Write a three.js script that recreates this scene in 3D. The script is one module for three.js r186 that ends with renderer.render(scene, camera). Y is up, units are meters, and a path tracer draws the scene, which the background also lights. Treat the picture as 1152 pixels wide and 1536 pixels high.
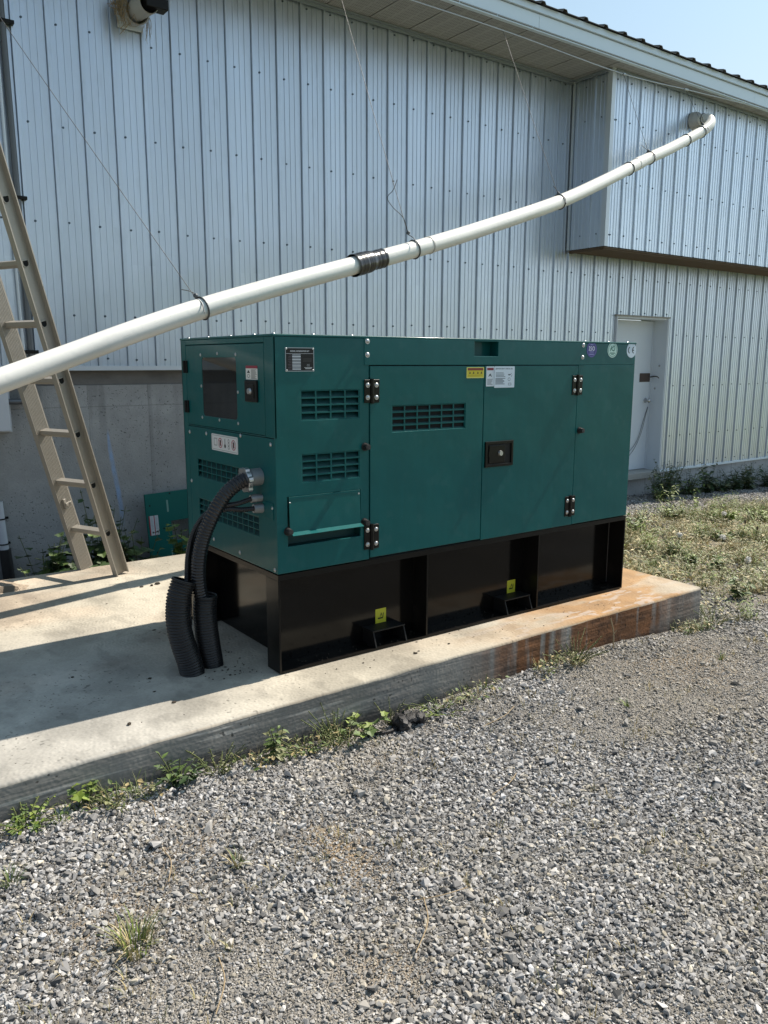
import * as THREE from 'three';
import { mergeGeometries } from 'three/addons/utils/BufferGeometryUtils.js';
import { ConvexGeometry } from 'three/addons/geometries/ConvexGeometry.js';
import { RoundedBoxGeometry } from 'three/addons/geometries/RoundedBoxGeometry.js';

// ------------------------------------------------------------------ camera, sky, sun, exposure
const scene = new THREE.Scene();
const camera = new THREE.PerspectiveCamera(64.78, 0.75, 0.05, 2000);
camera.position.set(-1.8885, 1.5794, 3.4687);
camera.rotation.set(-0.1847, -0.6331, 0.0025, 'YXZ');
scene.add(camera);
const renderer = new THREE.WebGLRenderer({ antialias: true });
renderer.setSize(768, 1024);
renderer.toneMapping = THREE.LinearToneMapping;
renderer.toneMappingExposure = 1.55;
renderer.shadowMap.enabled = true;
const SUN = new THREE.Vector3(1, 1.1, 0.045).normalize();
{
  const W = 512, H = 256, d = new Float32Array(W * H * 4);
  const mix = (a, b, t) => a.map((v, i) => v + (b[i] - v) * t);
  const hor = [.40, .44, .475], mid = [.185, .275, .39], zen = [.074, .106, .157], v = new THREE.Vector3();
  for (let j = 0; j < H; j++) for (let i = 0; i < W; i++) {
    const th = (j + .5) / H * Math.PI - Math.PI / 2, ph = ((i + .5) / W) * 2 * Math.PI - Math.PI;
    v.set(Math.cos(th) * Math.cos(ph), Math.sin(th), Math.cos(th) * Math.sin(ph));
    const e = Math.max(0, v.y);
    let c = e < .35 ? mix(hor, mid, Math.pow(e / .35, .8)) : mix(mid, zen, Math.pow((e - .35) / .65, .8));
    const s = Math.max(0, v.dot(SUN));
    const g = .44 * Math.pow(s, 2.6) + .5 * Math.pow(s, 60);
    c = [c[0] + g * .72, c[1] + g * .98, c[2] + g * 1.1];
    const az = Math.max(0, (v.x * SUN.x + v.z * SUN.z) / Math.max(1e-4, Math.hypot(v.x, v.z) * Math.hypot(SUN.x, SUN.z))), hz = .42 * Math.pow(az, 2.5) * Math.exp(-5 * e); c = [c[0] + hz, c[1] + hz, c[2] + hz * .97];
    if (v.y < 0) c = mix(hor, [.2, .2, .19], Math.min(1, -v.y * 6));
    const k = (j * W + i) * 4; d[k] = c[0]; d[k + 1] = c[1]; d[k + 2] = c[2]; d[k + 3] = 1;
  }
  const sky = new THREE.DataTexture(d, W, H, THREE.RGBAFormat, THREE.FloatType);
  sky.mapping = THREE.EquirectangularReflectionMapping; sky.magFilter = THREE.LinearFilter; sky.needsUpdate = true;
  scene.background = sky; scene.environment = sky;
}
const sun = new THREE.DirectionalLight(0xfff3e4, 5);
sun.position.copy(SUN).multiplyScalar(30); sun.target.position.set(2, 0, 0);
sun.castShadow = true; sun.shadow.mapSize.set(4096, 4096);
Object.assign(sun.shadow.camera, { left: -14, right: 14, top: 14, bottom: -14, near: 1, far: 80 });
scene.add(sun, sun.target);

// ------------------------------------------------------------------ helpers
let seed = 20240611;
const rnd = () => { seed |= 0; seed = seed + 0x6D2B79F5 | 0; let t = Math.imul(seed ^ seed >>> 15, 1 | seed); t = t + Math.imul(t ^ t >>> 7, 61 | t) ^ t; return ((t ^ t >>> 14) >>> 0) / 4294967296; };
const rr = (a, b) => a + (b - a) * rnd();
const hash = (x, y, s) => { let h = Math.imul(x, 374761393) + Math.imul(y, 668265263) + Math.imul(s, 1442695041); h = Math.imul(h ^ h >>> 13, 1274126177); return ((h ^ h >>> 16) >>> 0) / 4294967296; };
const sm = (a, b, x) => { const t = Math.min(1, Math.max(0, (x - a) / (b - a))); return t * t * (3 - 2 * t); };
function vnoise(x, y, s = 0, p = 0) {
  const xi = Math.floor(x), yi = Math.floor(y), fx = x - xi, fy = y - yi, u = fx * fx * (3 - 2 * fx), w = fy * fy * (3 - 2 * fy);
  const m = n => p ? ((n % p) + p) % p : n;
  const a = hash(m(xi), m(yi), s), b = hash(m(xi + 1), m(yi), s), c = hash(m(xi), m(yi + 1), s), e = hash(m(xi + 1), m(yi + 1), s);
  return a + (b - a) * u + (c - a) * w + (a - b - c + e) * u * w;
}
const fbm = (x, y, o = 4, s = 0, p = 0) => { let v = 0, a = .5, t = 0; for (let i = 0; i < o; i++) { v += a * vnoise(x, y, s + i * 7, p); t += a; x *= 2; y *= 2; if (p) p *= 2; a *= .5; } return v / t; };
const lin = (x, pts) => { if (x <= pts[0][0]) return pts[0][1]; for (let i = 1; i < pts.length; i++) if (x <= pts[i][0]) { const [a, b] = pts[i - 1], [c, e] = pts[i]; return b + (e - b) * (x - a) / (c - a); } return pts[pts.length - 1][1]; };
const s2 = v => { v = Math.min(1, Math.max(0, v)); return Math.round(255 * (v < .0031308 ? v * 12.92 : 1.055 * Math.pow(v, 1 / 2.4) - .055)); };
// fn(u 0..1, v 0..1 from the bottom) -> [r, g, b] linear
function texRGB(w, h, fn) {
  const d = new Uint8Array(w * h * 4);
  for (let j = 0; j < h; j++) for (let i = 0; i < w; i++) { const c = fn((i + .5) / w, (j + .5) / h), k = (j * w + i) * 4; d[k] = s2(c[0]); d[k + 1] = s2(c[1]); d[k + 2] = s2(c[2]); d[k + 3] = 255; }
  const t = new THREE.DataTexture(d, w, h); t.colorSpace = THREE.SRGBColorSpace; t.magFilter = t.minFilter = THREE.LinearFilter; t.wrapS = t.wrapT = THREE.RepeatWrapping; t.needsUpdate = true; return t;
}
function texG(w, h, fn) {
  const d = new Uint8Array(w * h * 4);
  for (let j = 0; j < h; j++) for (let i = 0; i < w; i++) { const c = Math.round(255 * Math.min(1, Math.max(0, fn((i + .5) / w, (j + .5) / h)))), k = (j * w + i) * 4; d[k] = d[k + 1] = d[k + 2] = c; d[k + 3] = 255; }
  const t = new THREE.DataTexture(d, w, h); t.magFilter = t.minFilter = THREE.LinearFilter; t.wrapS = t.wrapT = THREE.RepeatWrapping; t.needsUpdate = true; return t;
}
function canvasTex(w, h, draw) {
  const c = document.createElement('canvas'); c.width = w; c.height = h; draw(c.getContext('2d'), w, h);
  const t = new THREE.CanvasTexture(c); t.colorSpace = THREE.SRGBColorSpace; return t;
}
const rep = (t, x, y = x) => { const c = t.clone(); c.repeat.set(x, y); c.needsUpdate = true; return c; };
const col = (r, g, b) => new THREE.Color().setRGB(r, g, b);
const std = o => new THREE.MeshStandardMaterial(o), phy = o => new THREE.MeshPhysicalMaterial(o);

// The yard (slab, generator, gravel, weeds) is laid out in units of 0.8 m from the slab's own origin; the building is laid out in metres.
const YARD = { k: .8, o: new THREE.Vector3(-.3777, .3159, .6937) }; let inYard = false; const baseOf = new Map();
function place(o, p) { if (inYard) { baseOf.set(o, p.clone()); o.scale.setScalar(YARD.k); o.position.copy(p).multiplyScalar(YARD.k).add(YARD.o); } else o.position.copy(p); return o; }
const used = {};
function numbered(n) { used[n] = (used[n] ?? -1) + 1; return used[n] ? n + '_' + String(used[n]).padStart(3, '0') : n; }
function thing(name, label, category, [x, y, z] = [0, 0, 0], group) {
  const o = new THREE.Group(); o.name = numbered(name); place(o, new THREE.Vector3(x, y, z)); o.userData = { label, category }; if (group) o.userData.group = group; scene.add(o); return o;
}
const origin = o => { const v = new THREE.Vector3(); for (let p = o; p && p !== scene; p = p.parent) v.add(baseOf.get(p) ?? p.position); return v; };
const pcount = new Map();
function setUp(m, name, parent) {
  const k = parent.uuid + name, n = pcount.get(k) ?? 0; pcount.set(k, n + 1);
  m.name = n ? name + '_' + String(n).padStart(3, '0') : name; m.castShadow = m.receiveShadow = true; parent.add(m); return m;
}
// geometry given in the place's own coordinates; the mesh is a child of parent
function part(name, geo, mat, parent, label) {
  const g = Array.isArray(geo) ? merge(geo) : geo; const o = origin(parent); g.translate(-o.x, -o.y, -o.z);
  const m = setUp(new THREE.Mesh(g, mat), name, parent); if (label) m.userData.label = label; return m;
}
// shared geometry put at a point
function put(name, geo, mat, parent, [x, y, z], turn) {
  const m = setUp(new THREE.Mesh(geo, mat), name, parent), o = origin(parent); m.position.set(x - o.x, y - o.y, z - o.z); if (turn) m.rotation.set(...turn); return m;
}
function sub(name, parent) { const g = new THREE.Group(); return setUp(g, name, parent); }
function solo(name, geo, mat, kind, label, category, group) {   // a top-level thing of one mesh
  const g = Array.isArray(geo) ? merge(geo) : geo; const m = new THREE.Mesh(g, mat); m.name = numbered(name); m.castShadow = m.receiveShadow = true;
  if (kind) m.userData.kind = kind; if (label) m.userData.label = label; if (category) m.userData.category = category; if (group) m.userData.group = group; place(m, m.position.clone()); scene.add(m); return m;
}
const merge = l => { l = l.map(g => { const q = g.index ? g.toNonIndexed() : g; for (const k of Object.keys(q.attributes)) if (!['position', 'normal', 'uv', 'color'].includes(k)) q.deleteAttribute(k); return q; }); const hasC = l.some(g => g.attributes.color); if (hasC) for (const g of l) if (!g.attributes.color) g.setAttribute('color', new THREE.BufferAttribute(new Float32Array(g.attributes.position.count * 3).fill(1), 3)); return l.length === 1 ? l[0] : mergeGeometries(l); };
function metreUV(g) {
  const q = g.index ? g.toNonIndexed() : g, p = q.attributes.position, n = q.attributes.normal, uv = new Float32Array(p.count * 2);
  for (let i = 0; i < p.count; i++) {
    const ax = Math.abs(n.getX(i)), ay = Math.abs(n.getY(i)), az = Math.abs(n.getZ(i));
    if (ay > ax && ay > az) { uv[2 * i] = p.getX(i); uv[2 * i + 1] = -p.getZ(i); } else if (ax > az) { uv[2 * i] = p.getZ(i); uv[2 * i + 1] = p.getY(i); } else { uv[2 * i] = p.getX(i); uv[2 * i + 1] = p.getY(i); }
  }
  q.setAttribute('uv', new THREE.BufferAttribute(uv, 2)); return q;
}
function bx(x0, x1, y0, y1, z0, z1) { const g = new THREE.BoxGeometry(x1 - x0, y1 - y0, z1 - z0); g.translate((x0 + x1) / 2, (y0 + y1) / 2, (z0 + z1) / 2); return metreUV(g); }
function rbx(x0, x1, y0, y1, z0, z1, r = .004, s = 2) { const g = new RoundedBoxGeometry(x1 - x0, y1 - y0, z1 - z0, s, Math.min(r, (x1 - x0) / 2.01, (y1 - y0) / 2.01, (z1 - z0) / 2.01)); g.translate((x0 + x1) / 2, (y0 + y1) / 2, (z0 + z1) / 2); return metreUV(g); }
function cyl(a, b, r0, r1 = r0, seg = 16, open = false) {
  const A = new THREE.Vector3(...a), B = new THREE.Vector3(...b), L = A.distanceTo(B), g = new THREE.CylinderGeometry(r1, r0, L, seg, 1, open);
  g.applyQuaternion(new THREE.Quaternion().setFromUnitVectors(new THREE.Vector3(0, 1, 0), B.clone().sub(A).normalize())); const c = A.add(B).multiplyScalar(.5); g.translate(c.x, c.y, c.z); return g;
}
const V = p => new THREE.Vector3(...p);
const curve = pts => new THREE.CatmullRomCurve3(pts.map(V), false, 'centripetal');
function tube(pts, r, seg = 40, rad = 8) { const c = pts.length === 2 ? new THREE.LineCurve3(V(pts[0]), V(pts[1])) : curve(pts); return new THREE.TubeGeometry(c, pts.length === 2 ? 1 : seg, r, rad, false); }
// a tube whose radius runs along it: R(metres along) -> radius
function sweep(pts, R, step, rad = 20, inner = 0) {
  const c = curve(pts), L = c.getLength(), n = Math.max(2, Math.round(L / step)), P = c.getSpacedPoints(n), F = c.computeFrenetFrames(n, false);
  const pos = [], idx = [];
  const uvs = [], ring = (i, r) => { for (let k = 0; k <= rad; k++) { uvs.push(i / n * L, k / rad * .36); const a = k / rad * 2 * Math.PI, N = F.normals[i], B = F.binormals[i]; pos.push(P[i].x + r * (Math.cos(a) * N.x + Math.sin(a) * B.x), P[i].y + r * (Math.cos(a) * N.y + Math.sin(a) * B.y), P[i].z + r * (Math.cos(a) * N.z + Math.sin(a) * B.z)); } };
  for (let i = 0; i <= n; i++) ring(i, R(i / n * L, L));
  const strip = base => { for (let i = 0; i < n; i++) for (let k = 0; k < rad; k++) { const a = base + i * (rad + 1) + k, b = a + rad + 1; idx.push(a, b, a + 1, b, b + 1, a + 1); } };
  strip(0);
  if (inner) { const b0 = pos.length / 3; for (let i = 0; i <= n; i++) ring(i, R(i / n * L, L) - inner); strip(b0); const e0 = n * (rad + 1), e1 = b0 + n * (rad + 1); for (let k = 0; k < rad; k++) idx.push(e0 + k, e1 + k, e0 + k + 1, e1 + k, e1 + k + 1, e0 + k + 1); }
  const g = new THREE.BufferGeometry(); g.setAttribute('position', new THREE.Float32BufferAttribute(pos, 3)); g.setIndex(idx); g.computeVertexNormals();
  g.setAttribute('uv', new THREE.Float32BufferAttribute(uvs, 2)); return g;
}
function ringAt(c, dir, r, t) { const g = new THREE.TorusGeometry(r, t, 8, 28); g.applyQuaternion(new THREE.Quaternion().setFromUnitVectors(new THREE.Vector3(0, 0, 1), V(dir).normalize())); g.translate(...c); return g; }
function rectShape(x0, x1, y0, y1, r = 0) { const s = new THREE.Shape(); if (!r) { s.moveTo(x0, y0); s.lineTo(x1, y0); s.lineTo(x1, y1); s.lineTo(x0, y1); s.closePath(); } else { s.moveTo(x0 + r, y0); s.lineTo(x1 - r, y0); s.quadraticCurveTo(x1, y0, x1, y0 + r); s.lineTo(x1, y1 - r); s.quadraticCurveTo(x1, y1, x1 - r, y1); s.lineTo(x0 + r, y1); s.quadraticCurveTo(x0, y1, x0, y1 - r); s.lineTo(x0, y0 + r); s.quadraticCurveTo(x0, y0, x0 + r, y0); } return s; }
// a sheet-metal panel, bevelled; 'front' lies on z = at, 'left' faces -x on x = at (then x0..x1 are z)
function panel(x0, x1, y0, y1, holes, face, at, depth = .012, bev = .0025) {
  const b = bev, s = rectShape(x0 + b, x1 - b, y0 + b, y1 - b);
  for (const [a, c, e, f, r] of holes) s.holes.push(rectShape(a - b, c + b, e - b, f + b, r ?? 0));
  const g = new THREE.ExtrudeGeometry(s, { depth: depth - 2 * b, bevelEnabled: b > 0, bevelThickness: b, bevelSize: b, bevelSegments: 2, curveSegments: 5 });
  g.translate(0, 0, -depth + b);
  if (face === 'left') { g.rotateY(-Math.PI / 2); g.translate(at, 0, 0); } else g.translate(0, 0, at);
  return metreUV(g);
}
// a flat print on a thin plate; uv runs over the plate's face
function plate(x0, x1, y0, y1, face, at, th = .0015, r = .004) {
  const g = new THREE.ExtrudeGeometry(rectShape(x0, x1, y0, y1, r), { depth: th, bevelEnabled: false, curveSegments: 4 }), p = g.attributes.position, uv = g.attributes.uv;
  for (let i = 0; i < p.count; i++) uv.setXY(i, (p.getX(i) - x0) / (x1 - x0), (p.getY(i) - y0) / (y1 - y0));
  if (face === 'left') { g.rotateY(-Math.PI / 2); g.translate(at, 0, 0); } else g.translate(0, 0, at);
  return g;
}

// ------------------------------------------------------------------ materials
const grain = texG(512, 512, (u, v) => .55 * fbm(u * 8, v * 8, 3, 3, 8) + .45 * fbm(u * 64, v * 64, 3, 11, 64));
const broad = texG(256, 256, (u, v) => fbm(u * 4, v * 4, 4, 21, 4));
const streak = texG(512, 512, (u, v) => .6 * fbm(u * 64, v * 3, 3, 31, 0) + .4 * fbm(u * 24, v * 24, 3, 41));
const spangle = texG(512, 512, (u, v) => .38 + .16 * fbm(u * 40, v * 6, 4, 51) + .14 * vnoise(u * 120, v * 120, 5));
const sidingTint = texRGB(512, 512, (u, v) => { const a = .92 + .10 * fbm(u * 30, v * 2.5, 3, 61) - .05 * sm(.62, .8, fbm(u * 14, v * 14, 4, 71)); return [.62 * a, .68 * a, .745 * a]; });
const paintTint = texRGB(512, 512, (u, v) => { const a = .92 + .06 * fbm(u * 5, v * 5, 4, 601, 5) + .10 * (fbm(u * 60, v * 4, 3, 602) - .5), d = .05 * sm(.60, .80, fbm(u * 16, v * 16, 4, 603, 16)) + .25 * sm(.955, .985, vnoise(u * 220, v * 220, 604)); return [.0025 * a + .12 * d, .094 * a + .12 * d, .095 * a + .11 * d]; });
const paintRough = texG(512, 512, (u, v) => .38 + .14 * fbm(u * 6, v * 6, 5, 605, 6));
const blackTint = texRGB(512, 512, (u, v) => { const d = sm(.5, .9, fbm(u * 9, v * 9, 5, 606, 9)), e = sm(.95, .985, vnoise(u * 200, v * 200, 607)); return [.005 + .008 * d + .05 * e, .0047 + .007 * d + .045 * e, .0043 + .0055 * d + .04 * e]; });
const M = {
  tank: phy({ color: col(.0045, .0042, .004), roughness: .12, specularIntensity: .5, bumpMap: rep(broad, .7), bumpScale: .0006 }),
  siding: std({ map: rep(sidingTint, .9, .35), metalness: .86, roughness: .66, roughnessMap: rep(spangle, 1, .5), bumpMap: rep(broad, .8, .5), bumpScale: .004 }),
  trim: std({ color: col(.62, .67, .71), metalness: .5, roughness: .42, bumpMap: rep(broad, .7), bumpScale: .003 }),
  fascia: std({ color: col(.66, .76, .84), metalness: .1, roughness: .35, bumpMap: rep(broad, .6), bumpScale: .003 }),
  roof: std({ color: col(.10, .095, .085), metalness: .3, roughness: .6 }),
  rivet: std({ color: col(.09, .12, .15), metalness: .6, roughness: .5 }),
  wood: std({ color: col(.12, .085, .055), roughness: .9, bumpMap: rep(streak, 1), bumpScale: .004 }),
  door: std({ color: col(.62, .68, .74), roughness: .45, bumpMap: rep(broad, 2), bumpScale: .002 }),
  jamb: std({ color: col(.60, .65, .70), roughness: .5, bumpMap: rep(broad, 3), bumpScale: .002 }),
  green: phy({ map: rep(paintTint, .9), roughness: .9, roughnessMap: rep(paintRough, .7), specularIntensity: .36, clearcoat: .22, clearcoatRoughness: .10, bumpMap: rep(broad, 1.1), bumpScale: .003 }),
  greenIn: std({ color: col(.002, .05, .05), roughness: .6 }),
  greenFlat: phy({ color: col(.005, .11, .095), roughness: .45, specularIntensity: .5, bumpMap: rep(broad, 2), bumpScale: .002 }),
  black: phy({ map: rep(blackTint, 1.1), roughness: .75, roughnessMap: rep(paintRough, 1.3), specularIntensity: .35, clearcoat: .16, clearcoatRoughness: .10, bumpMap: rep(broad, 1.1), bumpScale: .0016 }),
  blackDull: phy({ color: col(.009, .009, .009), roughness: .5, specularIntensity: .45, bumpMap: rep(grain, 3), bumpScale: .0012 }),
  dark: std({ color: col(.004, .006, .006), roughness: .9 }),
  rubber: std({ color: col(.014, .014, .015), roughness: .5, bumpMap: rep(grain, 4), bumpScale: .001 }),
  hose: std({ color: col(.014, .014, .016), roughness: .24 }),
  sleeve: std({ color: col(.012, .012, .013), roughness: .38 }),
  steel: std({ color: col(.5, .51, .52), metalness: .95, roughness: .3 }),
  zinc: std({ color: col(.38, .39, .40), metalness: .85, roughness: .42, bumpMap: rep(grain, 6), bumpScale: .001 }),
  wire: std({ color: col(.42, .44, .46), metalness: .7, roughness: .45 }),
  wireGrey: std({ color: col(.07, .075, .08), metalness: .6, roughness: .5 }),
  wireDark: std({ color: col(.10, .11, .12), metalness: .6, roughness: .5 }),
  pvc: std({ map: rep(texRGB(512, 512, (u, v) => { const n = fbm(u * 6, v * 6, 4, 611, 6), d = .10 * sm(.5, .8, n) + .22 * sm(.66, .74, fbm(u * 20, v * 40, 3, 612)) * sm(.5, .7, vnoise(u * 5, v * 5, 613, 5)) + .3 * sm(.95, .98, vnoise(u * 150, v * 150, 614)); return [.74 * (1 - d), .745 * (1 - d * 1.02), .71 * (1 - d * 1.12)]; }), .5, 2.7), roughness: .38, bumpMap: rep(broad, 3), bumpScale: .0015 }),
  pvcGrey: std({ color: col(.40, .41, .41), roughness: .5 }),
  tape: phy({ color: col(.013, .013, .015), roughness: .28, clearcoat: .4, clearcoatRoughness: .2 }),
  ladder: std({ color: col(.31, .292, .255), metalness: .3, roughness: .42, bumpMap: rep(grain, 5), bumpScale: .0012 }),
  glass: phy({ color: col(.16, .17, .18), roughness: .04, transmission: .9, thickness: 0, ior: 1.5 }),
  boxGrey: std({ color: col(.52, .55, .59), roughness: .5 }),
  yellow: std({ color: col(.62, .42, .03), roughness: .5 }),
  straw: std({ color: col(.30, .23, .14), roughness: .95 }),
  soil: std({ color: col(.055, .045, .035), roughness: 1, bumpMap: rep(grain, 4), bumpScale: .03 }),
  leaf: phy({ vertexColors: true, roughness: .62, transmission: .22, thickness: 0, side: THREE.DoubleSide }),
  stem: std({ color: col(.09, .11, .035), roughness: .8 }),
  blue: std({ color: col(.18, .33, .6), roughness: .9 }),
};
const print = (w, h, draw, o = {}) => std({ map: canvasTex(w, h, draw), roughness: .45, ...o });

const txt = (c, t, x, y, s, o = '') => { c.font = `${o} ${s}px sans-serif`; c.fillText(t, x, y); };
const lines = (c, x, y, w, n, dy, h, col0) => { c.fillStyle = col0; for (let i = 0; i < n; i++) c.fillRect(x, y + i * dy, w * (.7 + .3 * hash(i, Math.round(x + y), 5)), h); };

// ------------------------------------------------------------------ the ground
inYard = true;
const PADZ = .323;
const edgeH = [[-4, -.16], [-1.4, -.165], [-.26, -.215], [.36, -.238], [1.5, -.225], [2.2, -.22], [3.2, -.28], [8, -.4925], [12, -.672], [16, -.83], [20, -.9]];
function H0(x, z) {
  const a = lin(x, edgeH), t = sm(.35, 1.8, z), far = sm(3.2, 5, x);
  let h = a + (-.25 - a) * t * (1 - far); h += -.40 * sm(-2.8, -3.0, z) * sm(3.6, 3.0, x);
  h += .05 * (fbm(x * .9 + 5, z * .9, 3, 90) - .5) + .02 * (fbm(x * 4, z * 4, 3, 91) - .5);
  return h;
}
const dirtAt = (x, z) => Math.min(1, sm(.48, .68, fbm(x * 1.3 + 3.3, z * 1.3 + 1.7, 5, 95)) * .85
  + Math.exp(-(((x + .38) / .14) ** 2 + ((z - 1.16) / .3) ** 2)) * 1.2 + .55 * Math.exp(-(((x + .85) ** 2 + (z - .8) ** 2) / .07)) + .5 * Math.exp(-(((x + 1.25) ** 2 + (z - 1.05) ** 2) / .05)) + .5 * Math.exp(-(((x - .15) ** 2 + (z - .68) ** 2) / .05)) + Math.exp(-(((x - 1.35) / .5) ** 2 + ((z - 1.0) / .28) ** 2)) * .7 + Math.exp(-(((x + 1.05) / .35) ** 2 + ((z - 1.3) / .35) ** 2)) * .5 + Math.exp(-(((x - 2.3) / .6) ** 2 + ((z - .75) / .3) ** 2)) * .45);
const meadowAt = (x, z) => sm(3.25, 4.2, x + .25 * Math.sin(z * 3)) * sm(-3.25, -2.6, z + .35 * (fbm(x * 2, z * 2, 3, 97) - .5)) * (1 - sm(-1.0, .8, z + 1.0 * (fbm(x * 1.5, z * 1.5, 3, 98) - .5)));
{
  const xs = [], zs = []; for (let x = -14; x <= 20; ) { xs.push(x); x += (x > -2.4 && x < 12) ? .06 : .4; } for (let z = -4.8; z <= 13; ) { zs.push(z); z += z < 3 ? .06 : .4; }
  const pos = [], uv = [], c = [], idx = [];
  for (const z of zs) for (const x of xs) {
    const edge = Math.max(sm(17, 20, x), sm(10, 13, z), sm(-11, -14, x));
    pos.push(x, H0(x, z) - edge * .3, z); uv.push(x, -z);
    const d = dirtAt(x, z), m = meadowAt(x, z), n = .8 + .4 * fbm(x * 3, z * 3, 3, 99);
    const gs = (a, b, r) => Math.exp(-(((x - a) ** 2 + (z - b) ** 2) / (r * r))), bw = Math.min(1, Math.exp(-(((x + .38) / .16) ** 2 + ((z - 1.16) / .32) ** 2)) + .8 * (gs(-.85, .8, .28) + gs(-1.25, 1.05, .24) + gs(.15, .68, .25) + gs(2.4, .7, .45) + gs(-.5, 1.7, .2))), g = [.165 * n, .161 * n, .154 * n], br = [(.30 + .01 * bw) * n, (.284 - .045 * bw) * n, (.258 - .10 * bw) * n], me = [.30 * n, .265 * n, .19 * n];
    const so = sm(-2.8, -2.95, z) * sm(3.5, 3.1, x), sc = [.05, .042, .032]; for (let k = 0; k < 3; k++) c.push(((g[k] + (br[k] - g[k]) * d) * (1 - m) + me[k] * m) * (1 - so) + sc[k] * so);
  }
  const nx = xs.length; for (let j = 0; j < zs.length - 1; j++) for (let i = 0; i < nx - 1; i++) { const a = j * nx + i; idx.push(a, a + nx, a + 1, a + 1, a + nx, a + nx + 1); }
  const g = new THREE.BufferGeometry(); g.setAttribute('position', new THREE.Float32BufferAttribute(pos, 3)); g.setAttribute('uv', new THREE.Float32BufferAttribute(uv, 2)); g.setAttribute('color', new THREE.Float32BufferAttribute(c, 3)); g.setIndex(idx); g.computeVertexNormals();
  const speck = texRGB(1024, 1024, (u, v) => { const a = .55 + .9 * Math.pow(vnoise(u * 256, v * 256, 1, 256), 1.4) * (.6 + .8 * vnoise(u * 90, v * 90, 2, 90)); return [a * .95, a * .94, a * .92].map(q => Math.min(1, q)); });
  const bump = texG(1024, 1024, (u, v) => .6 * vnoise(u * 200, v * 200, 4, 200) + .4 * vnoise(u * 420, v * 420, 5, 420));
  solo('gravel_ground', g, std({ map: rep(speck, 1), vertexColors: true, roughness: 1, bumpMap: rep(bump, 1), bumpScale: .012 }), 'structure', 'grey crushed stone yard with dusty worn patches in front of the slab');
  const f = new THREE.PlaneGeometry(1600, 1600, 1, 1); f.rotateX(-Math.PI / 2); f.translate(0, -1.6, 0);
  solo('grass_field', metreUV(f), std({ map: rep(texRGB(256, 256, (u, v) => { const n = fbm(u * 16, v * 16, 4, 120, 16); return [.10 + .12 * n, .13 + .12 * n, .04 + .05 * n]; }), .08), roughness: 1 }), 'structure', 'mown grass field around the gravel yard');
}

// crushed stone, lying loose on the yard
{
  const stones = new THREE.Group(); stones.name = 'gravel'; stones.userData = { kind: 'stuff', label: 'loose grey crushed stone covering the yard', category: 'gravel' }; place(stones, new THREE.Vector3()); scene.add(stones);
  const shapes = []; for (let k = 0; k < 7; k++) { const p = []; for (let i = 0; i < 13; i++) { const v = new THREE.Vector3(rr(-1, 1), rr(-1, 1), rr(-1, 1)).normalize().multiplyScalar(rr(.75, 1)); v.x *= rr(.9, 1.1); v.y *= .62; v.z *= .78; p.push(v); } shapes.push(new ConvexGeometry(p)); }
  const lists = shapes.map(() => []);
  const add = (x, z, s, tint) => lists[Math.floor(rnd() * 7)].push([x, z, s, tint]);
  const inPad = (x, z) => x < 3.25 && z < PADZ + .012;
  const CX = -1.8885, CZ = 3.4687;
  const cover = (n, x0, x1, z0, z1, s0, s1, pow) => { for (let i = 0; i < n; i++) { const x = rr(x0, x1), z = rr(z0, z1); if (inPad(x, z)) continue;
    const ang = Math.atan2(x - CX, CZ - z); if (ang < .05 || ang > 1.32) continue;
    const d = dirtAt(x, z), m = meadowAt(x, z), s = s0 + (s1 - s0) * Math.pow(rnd(), pow); if (rnd() < d * (s > .009 ? .9 : .12) || rnd() < m * .62) continue; add(x, z, s, d); } };
  cover(205000, -1.9, 4.6, .3, 2.75, .0048, .0170, 1.85);
  cover(700, -1.7, 4.2, .4, 2.6, .021, .034, 1.6);
  cover(170000, -1.9, 4.6, .3, 2.75, .0028, .0068, 1);
  cover(95000, 3.2, 11.5, -3.0, 2.6, .008, .024, 1.6);
  cover(15000, 4.6, 7.5, .2, 2.7, .006, .02, 1.7);
  cover(46000, 6.0, 15, -4.5, -2.4, .012, .03, 1.3);
  const mt = new THREE.Matrix4(), q = new THREE.Quaternion(), e = new THREE.Euler(), c = new THREE.Color(); let total = 0;
  const sm1 = std({ color: 0xffffff, roughness: .92 });
  shapes.forEach((g, k) => {
    const L = lists[k], im = new THREE.InstancedMesh(g, sm1, L.length); im.name = numbered('stone'); im.castShadow = im.receiveShadow = true;
    L.forEach(([x, z, s, d], i) => {
      e.set(rr(-.55, .55), rr(0, 6.28), rr(-.55, .55)); q.setFromEuler(e);
      mt.compose(new THREE.Vector3(x, H0(x, z) + s * rr(-.1, .6), z), q, new THREE.Vector3(s * rr(.8, 1.3), s * rr(.75, 1.1), s * rr(.8, 1.15)));
      im.setMatrixAt(i, mt);
      const t = rnd(); let b = t < .2 ? rr(.07, .15) : t < .72 ? rr(.17, .32) : t < .93 ? rr(.32, .44) : rr(.44, .54); const w = rnd() < .14 ? rr(.04, .14) : rr(-.03, .025);
      { const a = .55 * sm(.45, .7, fbm(x * .9 + 9, z * .9, 4, 96)) + .3 * d, v = .82 + .36 * fbm(x * 2.1, z * 2.1, 3, 94); b = (b * (1 - a * .6) + .27 * a * .6) * v; im.setColorAt(i, c.setRGB(b * (1.012 + w + .07 * a), b * (1.0 + w * .35 + .01 * a), b * (.985 - w - .10 * a))); }
    });
    total += L.length; stones.add(im);
  });
  console.log('stones', total);
}

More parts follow.
